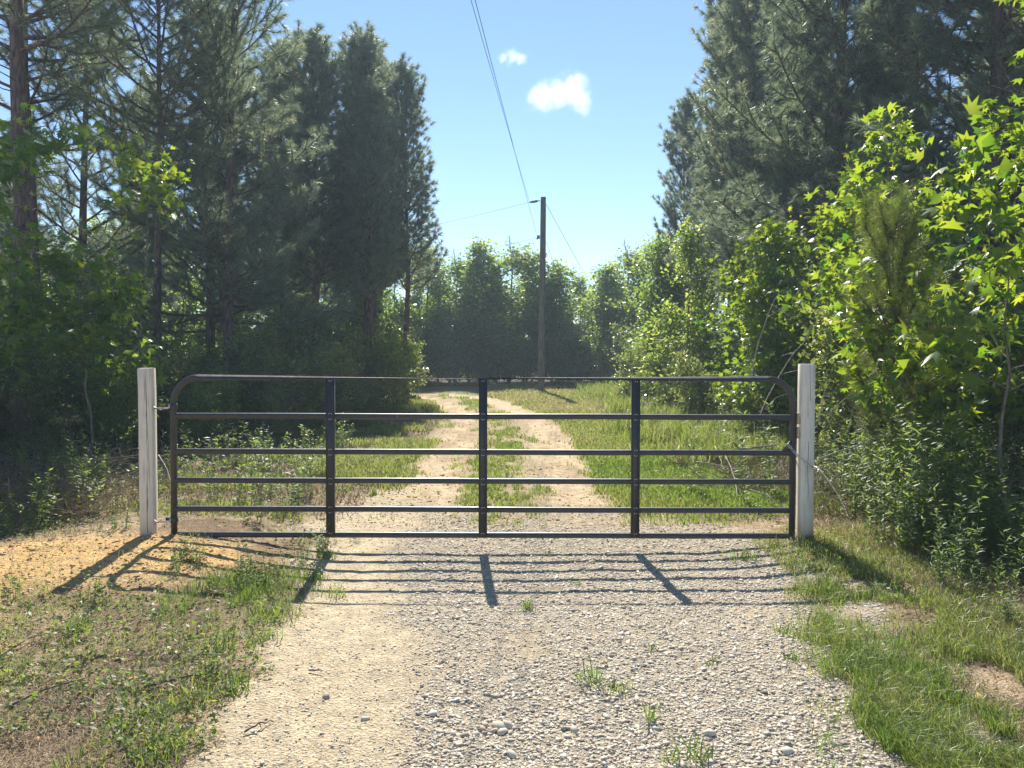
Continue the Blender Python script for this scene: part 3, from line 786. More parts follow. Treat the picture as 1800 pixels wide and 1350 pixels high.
P_DENSE2.put(-4.3, 24.8, 3.0, (1.3, 1.3, 1.12), "dense pine hidden half behind the tallest of the left clump")
P_DENSE2.put(-6.3, 21.5, 4.0, (1.2, 1.2, 1.0), "dense pine joining the left clump to the open-crowned pine")
P_DENSE.put(-3.75, 20.6, 5.0, .80, "shorter dense pine in front of the left clump, trunk bare below")
for i, (x, y) in enumerate([(-8.0, 21.5), (-6.6, 26), (-11, 23), (-5.6, 29), (-8.6, 29), (-13.5, 21), (-14, 31), (-10.5, 34), (-17.5, 27), (-8, 36), (-20, 34), (-6.9, 32.5)]):
    [P_DENSE, P_OPEN, P_DENSE2][i % 3].put(x, y, R(0, 6), R(.72, .92) if x < -9 else R(.85, 1.02), "pine in the dim rows of woods behind the front pines on the left", "dim rear pines left")
P_WIDE.put(6.1, 14.6, .6, 1.0, "full pine with silvery needles, nearest the gate on the right side")
P_WIDE.put(7.4, 12.0, 2.0, 1.08, "pine with a dark trunk high over the right sweetgums")
P_OLD.put(8.6, 13.2, 2.7, .95, "old pine at the far right, its brown trunk seen near the top")
P_WIDE.put(5.9, 19.0, 3.1, .98, "pale green pine whose crown stands against the sky on the right")
P_DENSE.put(6.1, 21.6, 1.1, 1.15, "slim dark pine forming the right edge of the sky gap")
P_DENSE2.put(5.6, 24.6, 1.9, .95, "shorter dark pine behind the slim one at the right sky edge")
P_DENSE.put(6.6, 17.0, 4.1, 1.1, "dense upright pine between the silvery and the pale right pines")
for i, (x, y) in enumerate([(8.4, 17.5), (7.6, 21.5), (10.3, 15.5), (9.6, 20), (12, 18.5), (8.2, 25.5), (11, 24), (13.8, 22), (10.8, 11.5), (13, 14.5), (15.5, 17), (9.5, 30), (14, 29), (17, 24), (7.4, 29), (12.5, 34)]):
    [P_DENSE, P_WIDE, P_DENSE2][i % 3].put(x, y, R(0, 6), R(.9, 1.15), "pine in the dim rows of woods behind the front pines on the right", "dim rear pines right")

# ------------------------------------------------------------------ broadleaf trees past the bend
for i, (pxx, Y, top, kd, lab) in enumerate([
        (752, 34.5, 437, 1, "far broadleaf tree beside the dark left pine clump"), (800, 35.5, 436, 0, "far pointed broadleaf tree, second from the left pines"),
        (846, 34.5, 425, 2, "far broadleaf tree left of the tallest of the row"), (893, 35.0, 412, 0, "tallest far broadleaf tree, a ragged tip left of the pole"),
        (948, 35.5, 446, 1, "far broadleaf tree directly behind the utility pole"), (985, 34.5, 462, 2, "far broadleaf tree just right of the utility pole"),
        (1022, 38.0, 488, 1, "lowest far broadleaf tree in the dip right of the pole"), (1062, 35.0, 468, 2, "far broadleaf tree right of the dip in the row"),
        (1097, 34.0, 424, 0, "far broadleaf tree with a lone tip right of the dip"), (1145, 32.0, 432, 1, "far broadleaf tree next to the right-hand pines"),
        (1185, 29.0, 425, 0, "broadleaf tree under the right-hand pines at the sky edge")]):
    K_, h_ = [(G_FAR, 6.6), (G_FAR2, 5.6), (G_FAR3, 6.0)][kd]
    hh = CAM_H - (top - HZ) * Y / F
    K_.put((pxx - 900) * Y / F, Y, R(0, 6), (hh / h_ * 1.3, hh / h_ * 1.3, hh / h_), lab, "broadleaf trees across the far end of the track")
ORD = ['first', 'second', 'third', 'fourth', 'fifth', 'sixth', 'seventh', 'eighth', 'ninth', 'tenth', 'eleventh', 'twelfth']
R2 = [725, 770, 825, 870, 925, 970, 1040, 1080, 1125, 1170, 1215, 690]
for i, (pxx, Y, h) in enumerate([(725, 37, 6.2), (770, 38, 5.5), (825, 38, 5.8), (870, 38.5, 6), (925, 38.5, 5.6), (970, 38, 5.2), (1040, 39, 4.8), (1080, 38, 5.4), (1125, 37, 6), (1170, 35, 6.2), (1215, 33, 6.4), (690, 36, 6)]):
    [G_FAR2, G_FAR3, G_FAR][i % 3].put((pxx - 900) * Y / F, Y, R(0, 6), h / 6, "rear broadleaf tree behind the front ones at the track's end, %s from the left" % ORD[sorted(range(12), key=lambda q: R2[q]).index(i)], "second row of far broadleaf trees")
for i, (pxx, Y, s_) in enumerate([(735, 32.5, 1.1), (790, 33, 1.2), (835, 33.2, 1), (875, 33, 1.2), (920, 33.2, 1.1), (975, 32.8, 1.1), (1015, 33, 1.2), (1055, 32.5, 1.2), (1105, 31, 1.2), (1140, 29.5, 1.3)]):
    [S_A, S_C, S_B][i % 3].put((pxx - 900) * Y / F, Y, R(0, 6), s_ * 1.25, "dim shrub below the far broadleaf trees, %s from the left" % ORD[i], "shrubs under the far trees")

for i, (x, y, h) in enumerate([(-7.5, 27, 5), (-9.5, 25, 5.2), (-11.5, 27, 5), (-13.5, 25, 5.5), (-16, 24, 5.5), (-9, 32, 6), (-12, 33, 6), (-18.5, 29, 6), (-22, 31, 7), (-15.5, 34, 7), (-13, 20, 4.2), (-5.8, 31, 5.5), (-8, 40, 7), (-20, 40, 8), (-26, 36, 8)]):
    [G_FAR2, G_FAR3][i % 2].put(x, y, R(0, 6), h / 5.8, "broadleaf tree deep in the left woods, seen in gaps between pine trunks", "broadleaf trees deep in the left woods")
for i, (x, y, h) in enumerate([(8.5, 23, 5), (10.5, 21, 5.2), (9, 27, 5.5), (12.5, 26, 6), (15, 21, 6), (11, 32, 6.5), (16, 30, 7), (9.5, 17.5, 4.6), (12.5, 16.5, 5), (10.8, 13.2, 4.4)]):
    [G_FAR2, G_FAR3][i % 2].put(x, y, R(0, 6), h / 5.8, "broadleaf tree deep in the right woods behind the pines", "broadleaf trees deep in the right woods")
# right-hand edge of the track, far to near
for x, y, s_, K_, lab in [
        (4.35, 22.5, .78, G_FAR3, "broadleaf tree in front of the slim dark right pine"), (4.3, 18.6, .78, G_FAR2, "rounded broadleaf tree halfway along the right side of the track"),
        (4.7, 15.6, .88, G_MID, "bright sweetgum right of centre with its top below the pines"), (4.3, 12.6, .92, G_MID2, "bright sweetgum behind the right end of the gate"),
        (5.6, 13.2, 1.0, G_MID, "sweetgum in shade behind the bright ones, under the silvery pine"), (4.75, 10.6, .95, G_MID, "sunlit sweetgum above the right gate post, leaves in gaps")]:
    K_.put(x, y, R(0, 6), s_, lab)
for x, y, s_, K_, lab in [
        (3.35, 21.0, .85, S_A, "small upright bush at the end of the right verge"), (3.75, 17.8, 1.0, S_B, "low bright bush by the verge below the rounded tree"),
        (3.55, 15.0, .75, S_A, "bush on the right verge seen just above the top rail"), (4.0, 12.2, .8, S_B, "bush on the right verge seen through the last gate panel"),
        (4.3, 9.6, 1.0, S_A, "bush behind the right post beside the dead canes"), (5.2, 9.0, 1.1, S_B, "dense bush right of the right gate post"),
        (5.6, 7.4, 1.05, S_B, "dark bush at the right edge behind the weeds"), (4.6, 8.2, .7, S_C, "small leafy bush between the right post and pine sapling")]:
    K_.put(x, y, R(0, 6), s_, lab)
P_SAP.put(3.42, 7.0, .5, (.74, .74, .96), "young pine sapling with long yellow-green needles among the sweetgums")

S_D = broad_kind(34, 1.9, .014, .1, .8, 18, bushprof, lambda f: .5 + .6 * f, .09, 5, OVAL, M_GUM, .14, .45, .08, name='shrub', cat='shrub', multi=3, spread=.06)
# left-hand understorey
LS = "leafy understorey shrubs below the left pines"
for x, y, s_, K_, lab in [
        (-2.75, 18.2, 1.05, S_D, "bright leaning bush with a pale tip at the left bend of the track"), (-3.3, 18.0, .8, S_A, "round dark bush hugging the left side of the track bend"),
        (-3.3, 15.2, .75, S_B, "bush left of the track, seen right of the first gate brace"), (-4.0, 16.4, .9, S_A, "bush behind the dead grey brush left of the track"),
        (-4.3, 13.6, .9, S_B, "spreading bush seen through the first panel by its brace"), (-5.0, 14.6, 1.0, S_A, "tall bush between the open pine and gate"),
        (-5.3, 12.0, .85, S_B, "bush in the middle of the first gate panel"), (-4.55, 11.2, .6, S_C, "small glossy-leaved bush near the first gate brace"),
        (-6.3, 12.8, 1.1, S_A, "bush behind the left end of the top rail"), (-6.5, 10.8, 1.0, S_B, "bush right behind the left gate post"),
        (-7.3, 11.4, 1.05, S_A, "bush beside the thick left trunk on its right"), (-7.6, 9.9, .85, S_B, "low bush between the left post and thick trunk"),
        (-8.6, 11.4, 1.05, S_A, "bush at the left edge by the thick trunk"), (-8.2, 10.0, .7, S_C, "dark glossy bush in the shade in front of the thick trunk")]:
    K_.put(x, y, R(0, 6), s_, lab)
for i, (x, y) in enumerate([(-8.4, 9.2), (-7.2, 9.0), (-6.0, 9.6), (-5.2, 10.2), (-6.9, 10.2), (-7.9, 10.9), (-5.8, 11.2), (-4.6, 12.2), (-3.9, 12.9), (-3.5, 14.2), (-3.2, 16.6), (-4.9, 13.2), (-5.9, 13.4)]):
    [S_B, S_A, S_B, S_C][i % 4].put(x, y, R(0, 6), R(.55, .85), "low glinting shrub in the undergrowth along the left wood edge", "low shrubs along the left wood edge")
for i, (x, y) in enumerate([(-7.5, 14), (-8.5, 14), (-6.6, 15.6), (-9.6, 13), (-5.4, 17.5), (-6.2, 18.8), (-4.6, 18.8), (-7.4, 19), (-8.8, 17), (-10.5, 15.5), (-4.1, 20.2), (-5.2, 23), (-3.6, 22), (-7, 23), (-9, 20.5), (-3.7, 25), (-5, 26.5), (-11.5, 14.5), (-12, 19)]):
    [S_A, S_B, S_C][i % 3].put(x, y, R(0, 6), R(.95, 1.45), "shrub in the shaded understorey beneath the left pines", LS)
for i, (x, y) in enumerate([(6.2, 11.2), (5.2, 17), (6.3, 10), (7, 9), (5.5, 20), (5.0, 24), (7.2, 13), (6.9, 16), (4.9, 26.5), (8.4, 10.5), (6.5, 7.4), (5.9, 6.0)]):
    [S_A, S_B, S_C][i % 3].put(x, y, R(0, 6), R(1.0, 1.5), "shrub in the shaded understorey beneath the right pines", "leafy understorey shrubs below the right pines")

# the woods farther off, one mass of foliage
rw = np.random.default_rng(77); n_ = 52000
xw = rw.uniform(-60, 60, n_); yw = 43 + rw.uniform(0, 7, n_) + .012 * xw ** 2 * np.sign(-1); hw = 5.2 + 1.6 * (fbm(xw, yw, .35, 12, 3) - .5) * 2
yw = np.clip(yw, 41.5, 60); P_ = np.column_stack([xw, yw, rw.random(n_) ** 1.25 * hw])
V, Fc, r_ = leaf_mesh(rw, leaf_frames(rw, P_, unit(rw.normal(size=P_.shape)), 1, .26), RHOMB, 6)
tag(add('distant_wood', make_mesh('distant_wood', V, Fc, M_BROAD, rnd=r_)), kind='stuff', label="far woods closing the view behind the trees at the end of the track")
# ------------------------------------------------------------------ near sweetgums whose leaves can be told apart
LEAF_ME = []
for k in range(6):
    V0, T0 = STAR; rr = np.random.default_rng(100 + k)
    V = V0 * [1 + rr.normal(0, .06), 1 + rr.normal(0, .05), 1]; V[:, 2] *= rr.uniform(.6, 2.6); V[:, 0] += .04 * rr.normal() * V[:, 1]
    LEAF_ME.append(make_mesh('leaf', V, T0, M_GUM, rnd=np.full(len(V), k / 5 * .8 + .1)))
def near_gum(seed, x, y, H, r0, z0, Rr, nl, prof, el, leaf, per, label, n_ind=200, rz=0, lift=.3, sub_sp=.2, sub_len=.5, fsp=.12, azf=None, name='sweetgum_sapling', wander=.25):
    rng = np.random.default_rng(seed)
    mb, P, D = grow(rng, H, r0, z0, Rr, nl, prof, el, sub_sp, sub_len, fsp, wander=wander, lift=lift, n_side=7, sub_ang=.75, azf=azf)
    o = empty(name, (x, y, GZ(x, y) - .03)); tag(o, label, 'tree')
    add('trunk', mb.mesh('trunk', M_TWIG, True), o)
    kp = gaps(P, seed, .37, 2.2); P = P[kp]; D = D[kp]
    fr = leaf_frames(rng, P, D, per, leaf, out=.6, spread=.09, droop=.45)
    d = np.linalg.norm(fr[0] + np.array([x, y, 0]) - np.array([0, 0, CAM_H]), axis=1)
    inside = np.abs((fr[0][:, 0] + x) / (fr[0][:, 1] + y)) < .68
    order = np.argsort(d + np.where(inside, 0, 100)); near, rest = order[:n_ind], order[n_ind:]
    V, Fc, r = leaf_mesh(rng, tuple(f[rest] for f in fr), STAR, 3)
    st = add('crown', make_mesh('crown', V, Fc, M_GUM, rnd=r), o); st['kind'] = 'stuff'
    Pn, an, bn, nn, sn = [f[near] for f in fr]
    for i in range(len(near)):
        lf = bpy.data.objects.new('leaf', LEAF_ME[int(rng.integers(6))]); C.objects.link(lf); lf.parent = o
        s_ = float(sn[i, 0]); b, a, n_ = bn[i] * s_, an[i] * s_, nn[i] * s_
        lf.matrix_local = Matrix(((b[0], a[0], n_[0], Pn[i, 0]), (b[1], a[1], n_[1], Pn[i, 1]), (b[2], a[2], n_[2], Pn[i, 2]), (0, 0, 0, 1)))
    return o
openp = lambda f: max(.25, (1 - f) ** .5)
near_gum(201, 5.25, 6.9, 5.6, .05, .9, 1.5, 54, openp, lambda f: .2 + .5 * f, .105, 10, "largest sweetgum, leaning in from the right edge, big star leaves", 300, sub_len=.6)
near_gum(202, 3.75, 5.75, 2.7, .018, 1.1, .75, 14, lambda f: .8, lambda f: .2 + .5 * f, .13, 6, "slender sweetgum sapling in front of the largest one, over the weeds", 240)
near_gum(203, 4.65, 9.2, 4.2, .03, .7, 1.15, 44, openp, lambda f: .3 + .5 * f, .12, 6, "bright sweetgum left of the pine sapling, above the right post", 280)
near_gum(204, 3.45, 6.6, 2.0, .014, .2, .65, 16, lambda f: .8, lambda f: .3 + .5 * f, .11, 6, "low sweetgum sapling just right of the right gate post", 160)
near_gum(205, -6.5, 9.3, 3.9, .03, 1.2, 1.05, 20, lambda f: .7 + .4 * math.sin(f * 9), lambda f: .15 + .4 * f, .13, 5, "sweetgum at the left edge in front of the thick pine trunk", 240)
near_gum(206, -5.3, 9.6, 2.5, .022, 1.1, .95, 18, lambda f: .8, lambda f: .1 + .4 * f, .13, 6, "shaded sweetgum sapling above and left of the left gate post", 200)
near_gum(207, -4.75, 9.9, 4.0, .016, 3.2, .5, 8, lambda f: .8, lambda f: .2, .12, 6, "thin sweetgum shoot whose leafy tip stands over the left post", 90)

# ------------------------------------------------------------------ weeds, canes, brush
def weed_kind(seed, H, n_stem, leaf, tmpl, nleaf, mat=None, name='leafy_weed', lean=.25):
    def b():
        rng = np.random.default_rng(seed); mb = MB(); Ps, Ds = [], []
        o = empty(name); tag(o, 'leafy weed', 'weed')
        for k in range(n_stem):
            a = rng.uniform(0, 6.28); l = rng.uniform(.03, lean); h = H * rng.uniform(.6, 1.1); b0 = rng.normal(0, .06, 2)
            t = np.linspace(0, 1, 6); pts = np.column_stack([b0[0] + math.cos(a) * l * h * t ** 1.6, b0[1] + math.sin(a) * l * h * t ** 1.6, h * t])
            mb.tube(pts, np.linspace(.0035, .0014, 6), 3)
            u = rng.uniform(.12, 1, nleaf); P = np.column_stack([np.interp(u, t, pts[:, i]) for i in range(3)])
            az = np.arange(nleaf) * 2.4 + k; Ps.append(P); Ds.append(unit(np.column_stack([np.cos(az), np.sin(az), np.full(nleaf, .55)])))
        P = np.vstack(Ps); D = np.vstack(Ds); K = len(P)
        add('stems', mb.mesh('stems', mat or M_WEED), o)
        aa = unit(D + rng.normal(0, .22, (K, 3))); nr = rng.normal(0, .4, (K, 3)) + [0, 0, 1]; nr = unit(nr - (nr * aa).sum(1, keepdims=True) * aa)
        fr = (P, aa, np.cross(aa, nr), nr, leaf * rng.uniform(.6, 1.25, (K, 1)))
        V, Fc, r = leaf_mesh(rng, fr, tmpl, 4)
        add('leaves', make_mesh('leaves', V, Fc, mat or M_WEED, rnd=r), o)
        return o
    return Kind(b)
W_N = [weed_kind(300 + k, .75 + .12 * k, 5, .085, NARROW, 34) for k in range(3)]
W_O = [weed_kind(310 + k, .35 + .1 * k, 5, .05, OVAL, 16, name='low_weed') for k in range(3)]
W_T = weed_kind(320, 1.25, 2, .11, NARROW, 60, lean=.12)
GW = "narrow-leaved weeds in the thicket right of the gate"
k = 0
for i in range(1400):
    x = R(2.4, 5.2); y = R(3.0, 8.3)
    if x < 2.75 + .25 * abs(y - 6.0) * (y > 6) - .16 * (6 - y) * (y < 6): continue
    if x / y > .72 or k >= 150: continue
    W_N[k % 3].put(x, y, R(0, 6), R(.6, 1.05) * (.45 if y < 4.6 else .75 if y < 5.4 else 1), "narrow-leaved green weed in the thicket right of the right gate post", GW); k += 1
for x, y, s_, lab in [(2.25, 7.6, .8, "tall weed with drooping narrow leaves behind the last gate panel"), (2.65, 8.0, .85, "tall weed with narrow leaves hard by the right gate end"), (1.95, 8.2, .62, "shorter narrow-leaved weed left of the two behind the last panel")]:
    W_T.put(x, y, R(0, 6), s_, lab)
GL2 = "low weeds dotted over the dirt left of the drive"; k = 0
for i in range(1500):
    x = R(-4.2, -1.25); y = R(2.9, 6.3)
    if x / y < -.72: continue
    if fbm(np.array([x]), np.array([y]), 1.5, 400, 3)[0] < .5 or k >= 70: continue
    if abs(x + 2.9) < .55 and abs(y - 5.3) < .7: continue
    W_O[k % 3].put(x, y, R(0, 6), R(.22, .55), "small green weed among the dirt and straw left of the drive", GL2); k += 1
for i in range(120):
    x = R(-5.8, -1.9); y = R(6.6, 13)
    if x > -1.9 - .1 * (y - 6): continue
    (W_N if i % 3 == 0 else W_O)[i % 3].put(x, y, R(0, 6), R(.5, 1.3) if i % 3 else R(.45, .9), "leafy weed behind the gate on the left of the track", "leafy weeds left behind the gate")
for i in range(46):
    y = R(7.5, 20); x = R(2.6, 3.9) + (y - 8) * .03
    (W_O if i % 2 else W_N)[i % 3].put(x, y, R(0, 6), R(.5, .95), "leafy weed along the outer edge of the right verge", "leafy weeds along the right verge")

for i in range(46):
    y = R(5.9, 9.8); x = -R(3.5, .72 * y)
    if y < 7 and x > -3.7: x -= .4
    (W_O if i % 3 else W_N)[i % 3].put(x, y, R(0, 6), R(.45, 1.0) if i % 3 else R(.4, .8), "small leafy weed round the straw heaps left of the left post", "weeds round the left straw heaps")
def cane(a, b, r, label, bend=.05, name='dry_cane', cat='cane', forks=2):
    rng = np.random.default_rng(sum(map(ord, label)))
    a = np.array(a, float); b = np.array(b, float); t = np.linspace(0, 1, 9)
    P = a + (b - a) * t[:, None]; nrm = np.cross(b - a, [0, 1, 0]); P += unit(nrm) * (np.sin(t * math.pi) * bend * np.linalg.norm(b - a))[:, None] + rng.normal(0, .006, (9, 3)) * t[:, None]
    mb = MB(); mb.tube(P - a, np.linspace(r, r * .4, 9), 5, cap=True)
    for q in range(forks):
        j = int(rng.integers(4, 8)); d = unit(P[j] - P[j - 1] + rng.normal(0, .35, 3)) * np.linalg.norm(b - a) * rng.uniform(.12, .28)
        mb.tube(np.array([P[j], P[j] + d * .5, P[j] + d + [0, 0, -.01]]) - a, [r * .5, r * .4, r * .2], 4)
    o = add(name, mb.mesh(name, M_DEAD, True), None, a); tag(o, label, cat); return o
cane(px(1318, 690, 7.6), px(1368, 515, 7.6), .006, "long pale dry cane rising over the right end of the top rail")
cane(px(1332, 740, 7.2), px(1425, 585, 7.2), .0065, "thick pale cane slanting up just left of the right post")
cane(px(1345, 720, 7.3), px(1392, 690, 7.2), .004, "short arched stalk under the rounded gate corner", .12)
cane(px(1441, 745, 6.9), px(1460, 665, 6.9), .005, "short upright pale stalk right of the right post")
cane(px(1455, 728, 7.2), px(1596, 626, 7.2), .006, "forked pale cane leaning right over the low sapling", .03, forks=4)
cane(px(1505, 765, 7.0), px(1545, 620, 7.0), .0035, "thin upright stalk in the brush below the pine sapling", .03)
cane(px(1512, 765, 7.1), px(1535, 625, 7.1), .0035, "second thin stalk close beside the first below the pine sapling", -.03)
cane(px(1492, 760, 7.3), px(1516, 680, 7.3), .003, "leaning thin stalk left of the paired thin stalks", .04)
cane(px(1437, 820, 6.4), px(1500, 920, 5.7), .003, "pale bare stem sloping down to the ground right of the right post", .04, forks=1)
cane(px(1440, 808, 6.6), px(1580, 772, 7.0), .010, "fallen grey branch lying in the brush right of the right post", .03, 'fallen_branch', 'branch')
cane(px(1258, 785, 9), px(1275, 830, 8.4), .008, "pale stub of branch standing in brush behind the last panel", 0, 'fallen_branch', 'branch', 0)
cane(px(1275, 800, 8.6), px(1298, 880, 7.6), .007, "pale stick leaning behind the last gate panel's lower rails", .04, 'fallen_branch', 'branch', 1)
cane(px(1225, 812, 8.8), px(1330, 838, 8.2), .008, "bleached branch lying flat on the verge brush", .03, 'fallen_branch', 'branch', 3)
cane(px(1320, 862, 7.6), px(1368, 882, 7.3), .008, "bleached forked branch near the gate's bottom right corner", .03, 'fallen_branch', 'branch', 3)
cane(px(1300, 790, 8.6), px(1370, 782, 8.6), .016, "weathered pale plank end lying behind the third rail", 0, 'fallen_branch', 'branch', 0)
cane(px(20, 858, 8.2), px(240, 848, 7.6), .010, "long bare branch lying in shade behind the left post", .03, 'fallen_branch', 'branch', 3)
cane(px(95, 862, 7.9), px(165, 810, 8.4), .005, "thin arched bare stem in the left shade", .08)
cane(px(277, 800, 7.8), px(300, 850, 7.2), .006, "pale stick between the left post and gate upright", .02, forks=1)
cane(px(145, 905, 6.8), px(133, 860, 6.8), .004, "dry upright stem on the brush pile left of the left post", .03)
cane(px(20, 895, 6.6), px(12, 840, 6.6), .005, "knobbly dry stem at the left edge by the brush pile", .03)
for q, (a, b, r, lab) in enumerate([((245, 1228, 3.3), (410, 1196, 3.5), .007, "bent dark stick on the brown dirt left of the drive"), ((0, 1252, 3.1), (150, 1222, 3.4), .006, "long dark stick at the left edge of the foreground"),
        ((425, 1300, 2.95), (475, 1274, 3.05), .005, "short twig on pale sand in the left foreground"), ((540, 1186, 3.55), (565, 1192, 3.52), .005, "tiny dark twig on the sand strip"),
        ((60, 1300, 2.9), (110, 1270, 3.1), .005, "short dark stick in the lower left corner"), ((0, 1160, 3.7), (90, 1120, 4.0), .006, "thin stick across the orange dirt at the left edge")]):
    A = px(*a); B = px(*b); A = (A[0], A[1], GZ(A[0], A[1]) + .012); B = (B[0], B[1], GZ(B[0], B[1]) + .012)
    o = cane(A, B, r, lab, .06, 'stick', 'stick', 1); o.data.materials[0] = M_TWIG

# dead grey brush
def brush(x, y, z, rx, ry, h, n, label, seed, mat=M_DEAD, r=.003, name='dead_brush'):
    rng = np.random.default_rng(seed); mb = MB()
    for i in range(n):
        a = rng.uniform(0, 6.28); q = rng.random() ** .5; b = np.array([math.cos(a) * rx * q * .5, math.sin(a) * ry * q * .5, 0]); d = np.array([rng.normal(0, rx * .5), rng.normal(0, ry * .5), h * rng.uniform(.3, 1)])
        m = b + d * .5 + rng.normal(0, .05, 3); e = b + d; pts = [b, m, e]; mb.tube(pts, [r * 1.6, r, r * .5], 3)
        for w in range(4):
            st = m + (e - m) * rng.random(); ee = st + rng.normal(0, .16, 3) * (.5 + h * .5) + [0, 0, .05]; mb.tube([st, (st + ee) / 2 + rng.normal(0, .01, 3), ee], [r * .7, r * .55, r * .3], 3)
    o = add(name, mb.mesh(name, mat), None, (x, y, z)); tag(o, label, 'brush'); return o
brush(-4.35, 15.2, GZ(-4.35, 15.2), 1.6, 1.0, 1.75, 90, "dead grey twiggy bush among the green ones left of the track", 51)
brush(-4.4, 6.75, GZ(-4.4, 6.75), 1.6, .5, .28, 120, "low heap of dead stems and straw left of the left post", 52, M_DRY, .0028)
brush(-5.0, 7.4, GZ(-5.0, 7.4), 1.9, .6, .3, 150, "spread of dry brown stems behind the left post", 57, M_DRY, .003)
brush(-5.0, 8.2, GZ(-5, 8.2), 1.8, .8, .4, 70, "shaded heap of bare stems behind the left post", 53, M_TWIG, .004)
brush(3.1, 6.9, GZ(3.1, 6.9), .8, .5, .45, 60, "tangle of dry stems at the foot of the right post", 54, M_DRY, .003)
brush(2.75, 8.6, GZ(2.75, 8.6), 1.1, .6, .35, 80, "tangle of dry brush behind the last gate panel", 55, M_DRY, .0035)
brush(3.9, 7.3, GZ(3.9, 7.3), 1.4, .8, 1.0, 80, "upright dry stems in the shade right of the right post", 56, M_DEAD, .0025)

# ------------------------------------------------------------------ grass, straw and gravel (nobody could count them)
rng = np.random.default_rng(5)
def scatter(n, x0, x1, y0, y1, pw, dens):
    """points thinning out with distance, kept where dens() says"""
    u = rng.random(n); k = 1 - pw
    y = (y0 ** k + u * (y1 ** k - y0 ** k)) ** (1 / k)
    xm = np.minimum(np.abs(x1), .75 * y + .3); xn = np.maximum(x0, -.75 * y - .3)
    x = xn + rng.random(n) * (np.minimum(x1, xm) - xn)
    s, _ = road_s(x, y); m, n1, n2 = masks(x, y, s)
    keep = rng.random(n) < dens(x, y, s, m, n1, n2)
    return x[keep], y[keep], s[keep], {k: v[keep] for k, v in m.items()}
def merge(lst):
    Vs, Ts, Rs, n = [], [], [], 0
    for V, T, r in lst: Vs.append(V); Ts.append(T + n); Rs.append(r); n += len(V)
    return np.vstack(Vs), np.vstack(Ts), np.concatenate(Rs)
def stuff(name, parts, mat, label):
    V, T, r = merge(parts); o = add(name, make_mesh(name, V, T, mat, rnd=r)); tag(o, label, None, None, 'stuff'); return o
parts = []
x, y, s, m = scatter(170000, -1, 6, 6.8, 34, 1.9, lambda x, y, s, m, a, b: np.clip(m['verge'] * (1 - m['forest']) * (.5 + b), 0, 1))
parts.append(blades(rng, x, y, .06 + .003 * y, .0045 + .0009 * y, hue=rng.normal(.52, .15, len(x)) + .8 * np.clip(fbm(x, y, .8, 70, 3) - .5, -.5, .5) + .04 * np.clip(y - 12, 0, 8)))
x, y, s, m = scatter(130000, -2.5, 2.5, 6.6, 27, 1.8, lambda x, y, s, m, a, b: np.clip(m['mid'] * (b > .48) * .7 + m['creep'] * .35, 0, 1))
parts.append(blades(rng, x, y, .045 + .0025 * y, .0045 + .0009 * y, hue=rng.normal(.55, .18, len(x))))
x, y, s, m = scatter(90000, -5.5, -.9, 6.7, 27, 1.7, lambda x, y, s, m, a, b: m['leftv'] * (a > .47) * (1 - m['forest']))
parts.append(blades(rng, x, y, .08 + .004 * y, .0045 + .0009 * y, hue=rng.normal(.68, .2, len(x))))
x, y, s, m = scatter(150000, 1.0, 3.6, 2.6, 6.2, 1.6, lambda x, y, s, m, a, b: np.clip(m['strip'] * (b > .40) * (.3 + .9 * (fbm(x, y, 6, 99, 3) > .47)), 0, 1) * .6)
parts.append(blades(rng, x, y, .105, .0032, .8, hue=rng.normal(.42, .22, len(x)) + .6 * (fbm(x, y, 2.5, 71, 3) - .5)))
x, y, s, m = scatter(60000, -3.2, -.8, 3.2, 6.3, 1.5, lambda x, y, s, m, a, b: m['patch'] * (b > .42) * .9)
parts.append(blades(rng, x, y, .10, .0036, .7, hue=rng.normal(.35, .2, len(x))))
x, y, s, m = scatter(120000, -5, 5, 2.5, 7.0, 1.5, lambda x, y, s, m, a, b: (1 - m['drive']) * (1 - m['orange'] * .85) * (fbm(x, y, 2.1, 111, 3) > .54) * (x < 2.4) * .28)
parts.append(blades(rng, x, y, .07, .0036, .7, hue=rng.normal(.5, .22, len(x))))
x, y, s, m = scatter(56000, 1.9, 5, 2.6, 6.2, 1.5, lambda x, y, s, m, a, b: (1 - m['strip']) * (fbm(x, y, 2.3, 151, 3) > .38) * .85)
parts.append(blades(rng, x, y, .11, .0036, .8, hue=rng.normal(.6, .2, len(x))))
x, y, s, m = scatter(30000, 1.6, 4.5, 10, 30, 1.5, lambda x, y, s, m, a, b: sstep(1.9, 2.8, x + (a - .5) * 2.5 - .03 * (y - 12)) * (b > .45))
parts.append(blades(rng, x, y, .42, .005 + .0008 * y, .45, hue=rng.normal(.6, .2, len(x))))
stuff('grass', parts, M_GRASS, "short green grass on the verge, between the ruts and along the drive")
parts = []
x, y, s, m = scatter(150000, -5, 5, 2.5, 12, 1.6, lambda x, y, s, m, a, b: (1 - m['drive']) * (1 - m['verge'] * .7) * (1 - m['orange'] * .8) * (.35 + .6 * (fbm(x, y, 1.7, 121, 3) > .5)))
V, T, r = blades(rng, x, y, .035, .0035, 2.2, hue=rng.normal(.5, .25, len(x))); parts.append((V, T, r))
x, y, s, m = scatter(50000, 2.2, 6, 2.8, 9, 1.5, lambda x, y, s, m, a, b: (1 - m['strip']) * (x > 2.5) * .6)
parts.append(blades(rng, x, y, .10, .004, 1.2, hue=rng.normal(.5, .25, len(x))))
x, y, s, m = scatter(40000, 1.5, 5, 8, 26, 1.6, lambda x, y, s, m, a, b: sstep(2.2, 3.4, x + (a - .5) * 2) * .7)
parts.append(blades(rng, x, y, .16, .0045 + .0006 * y, .7, hue=rng.normal(.6, .25, len(x))))
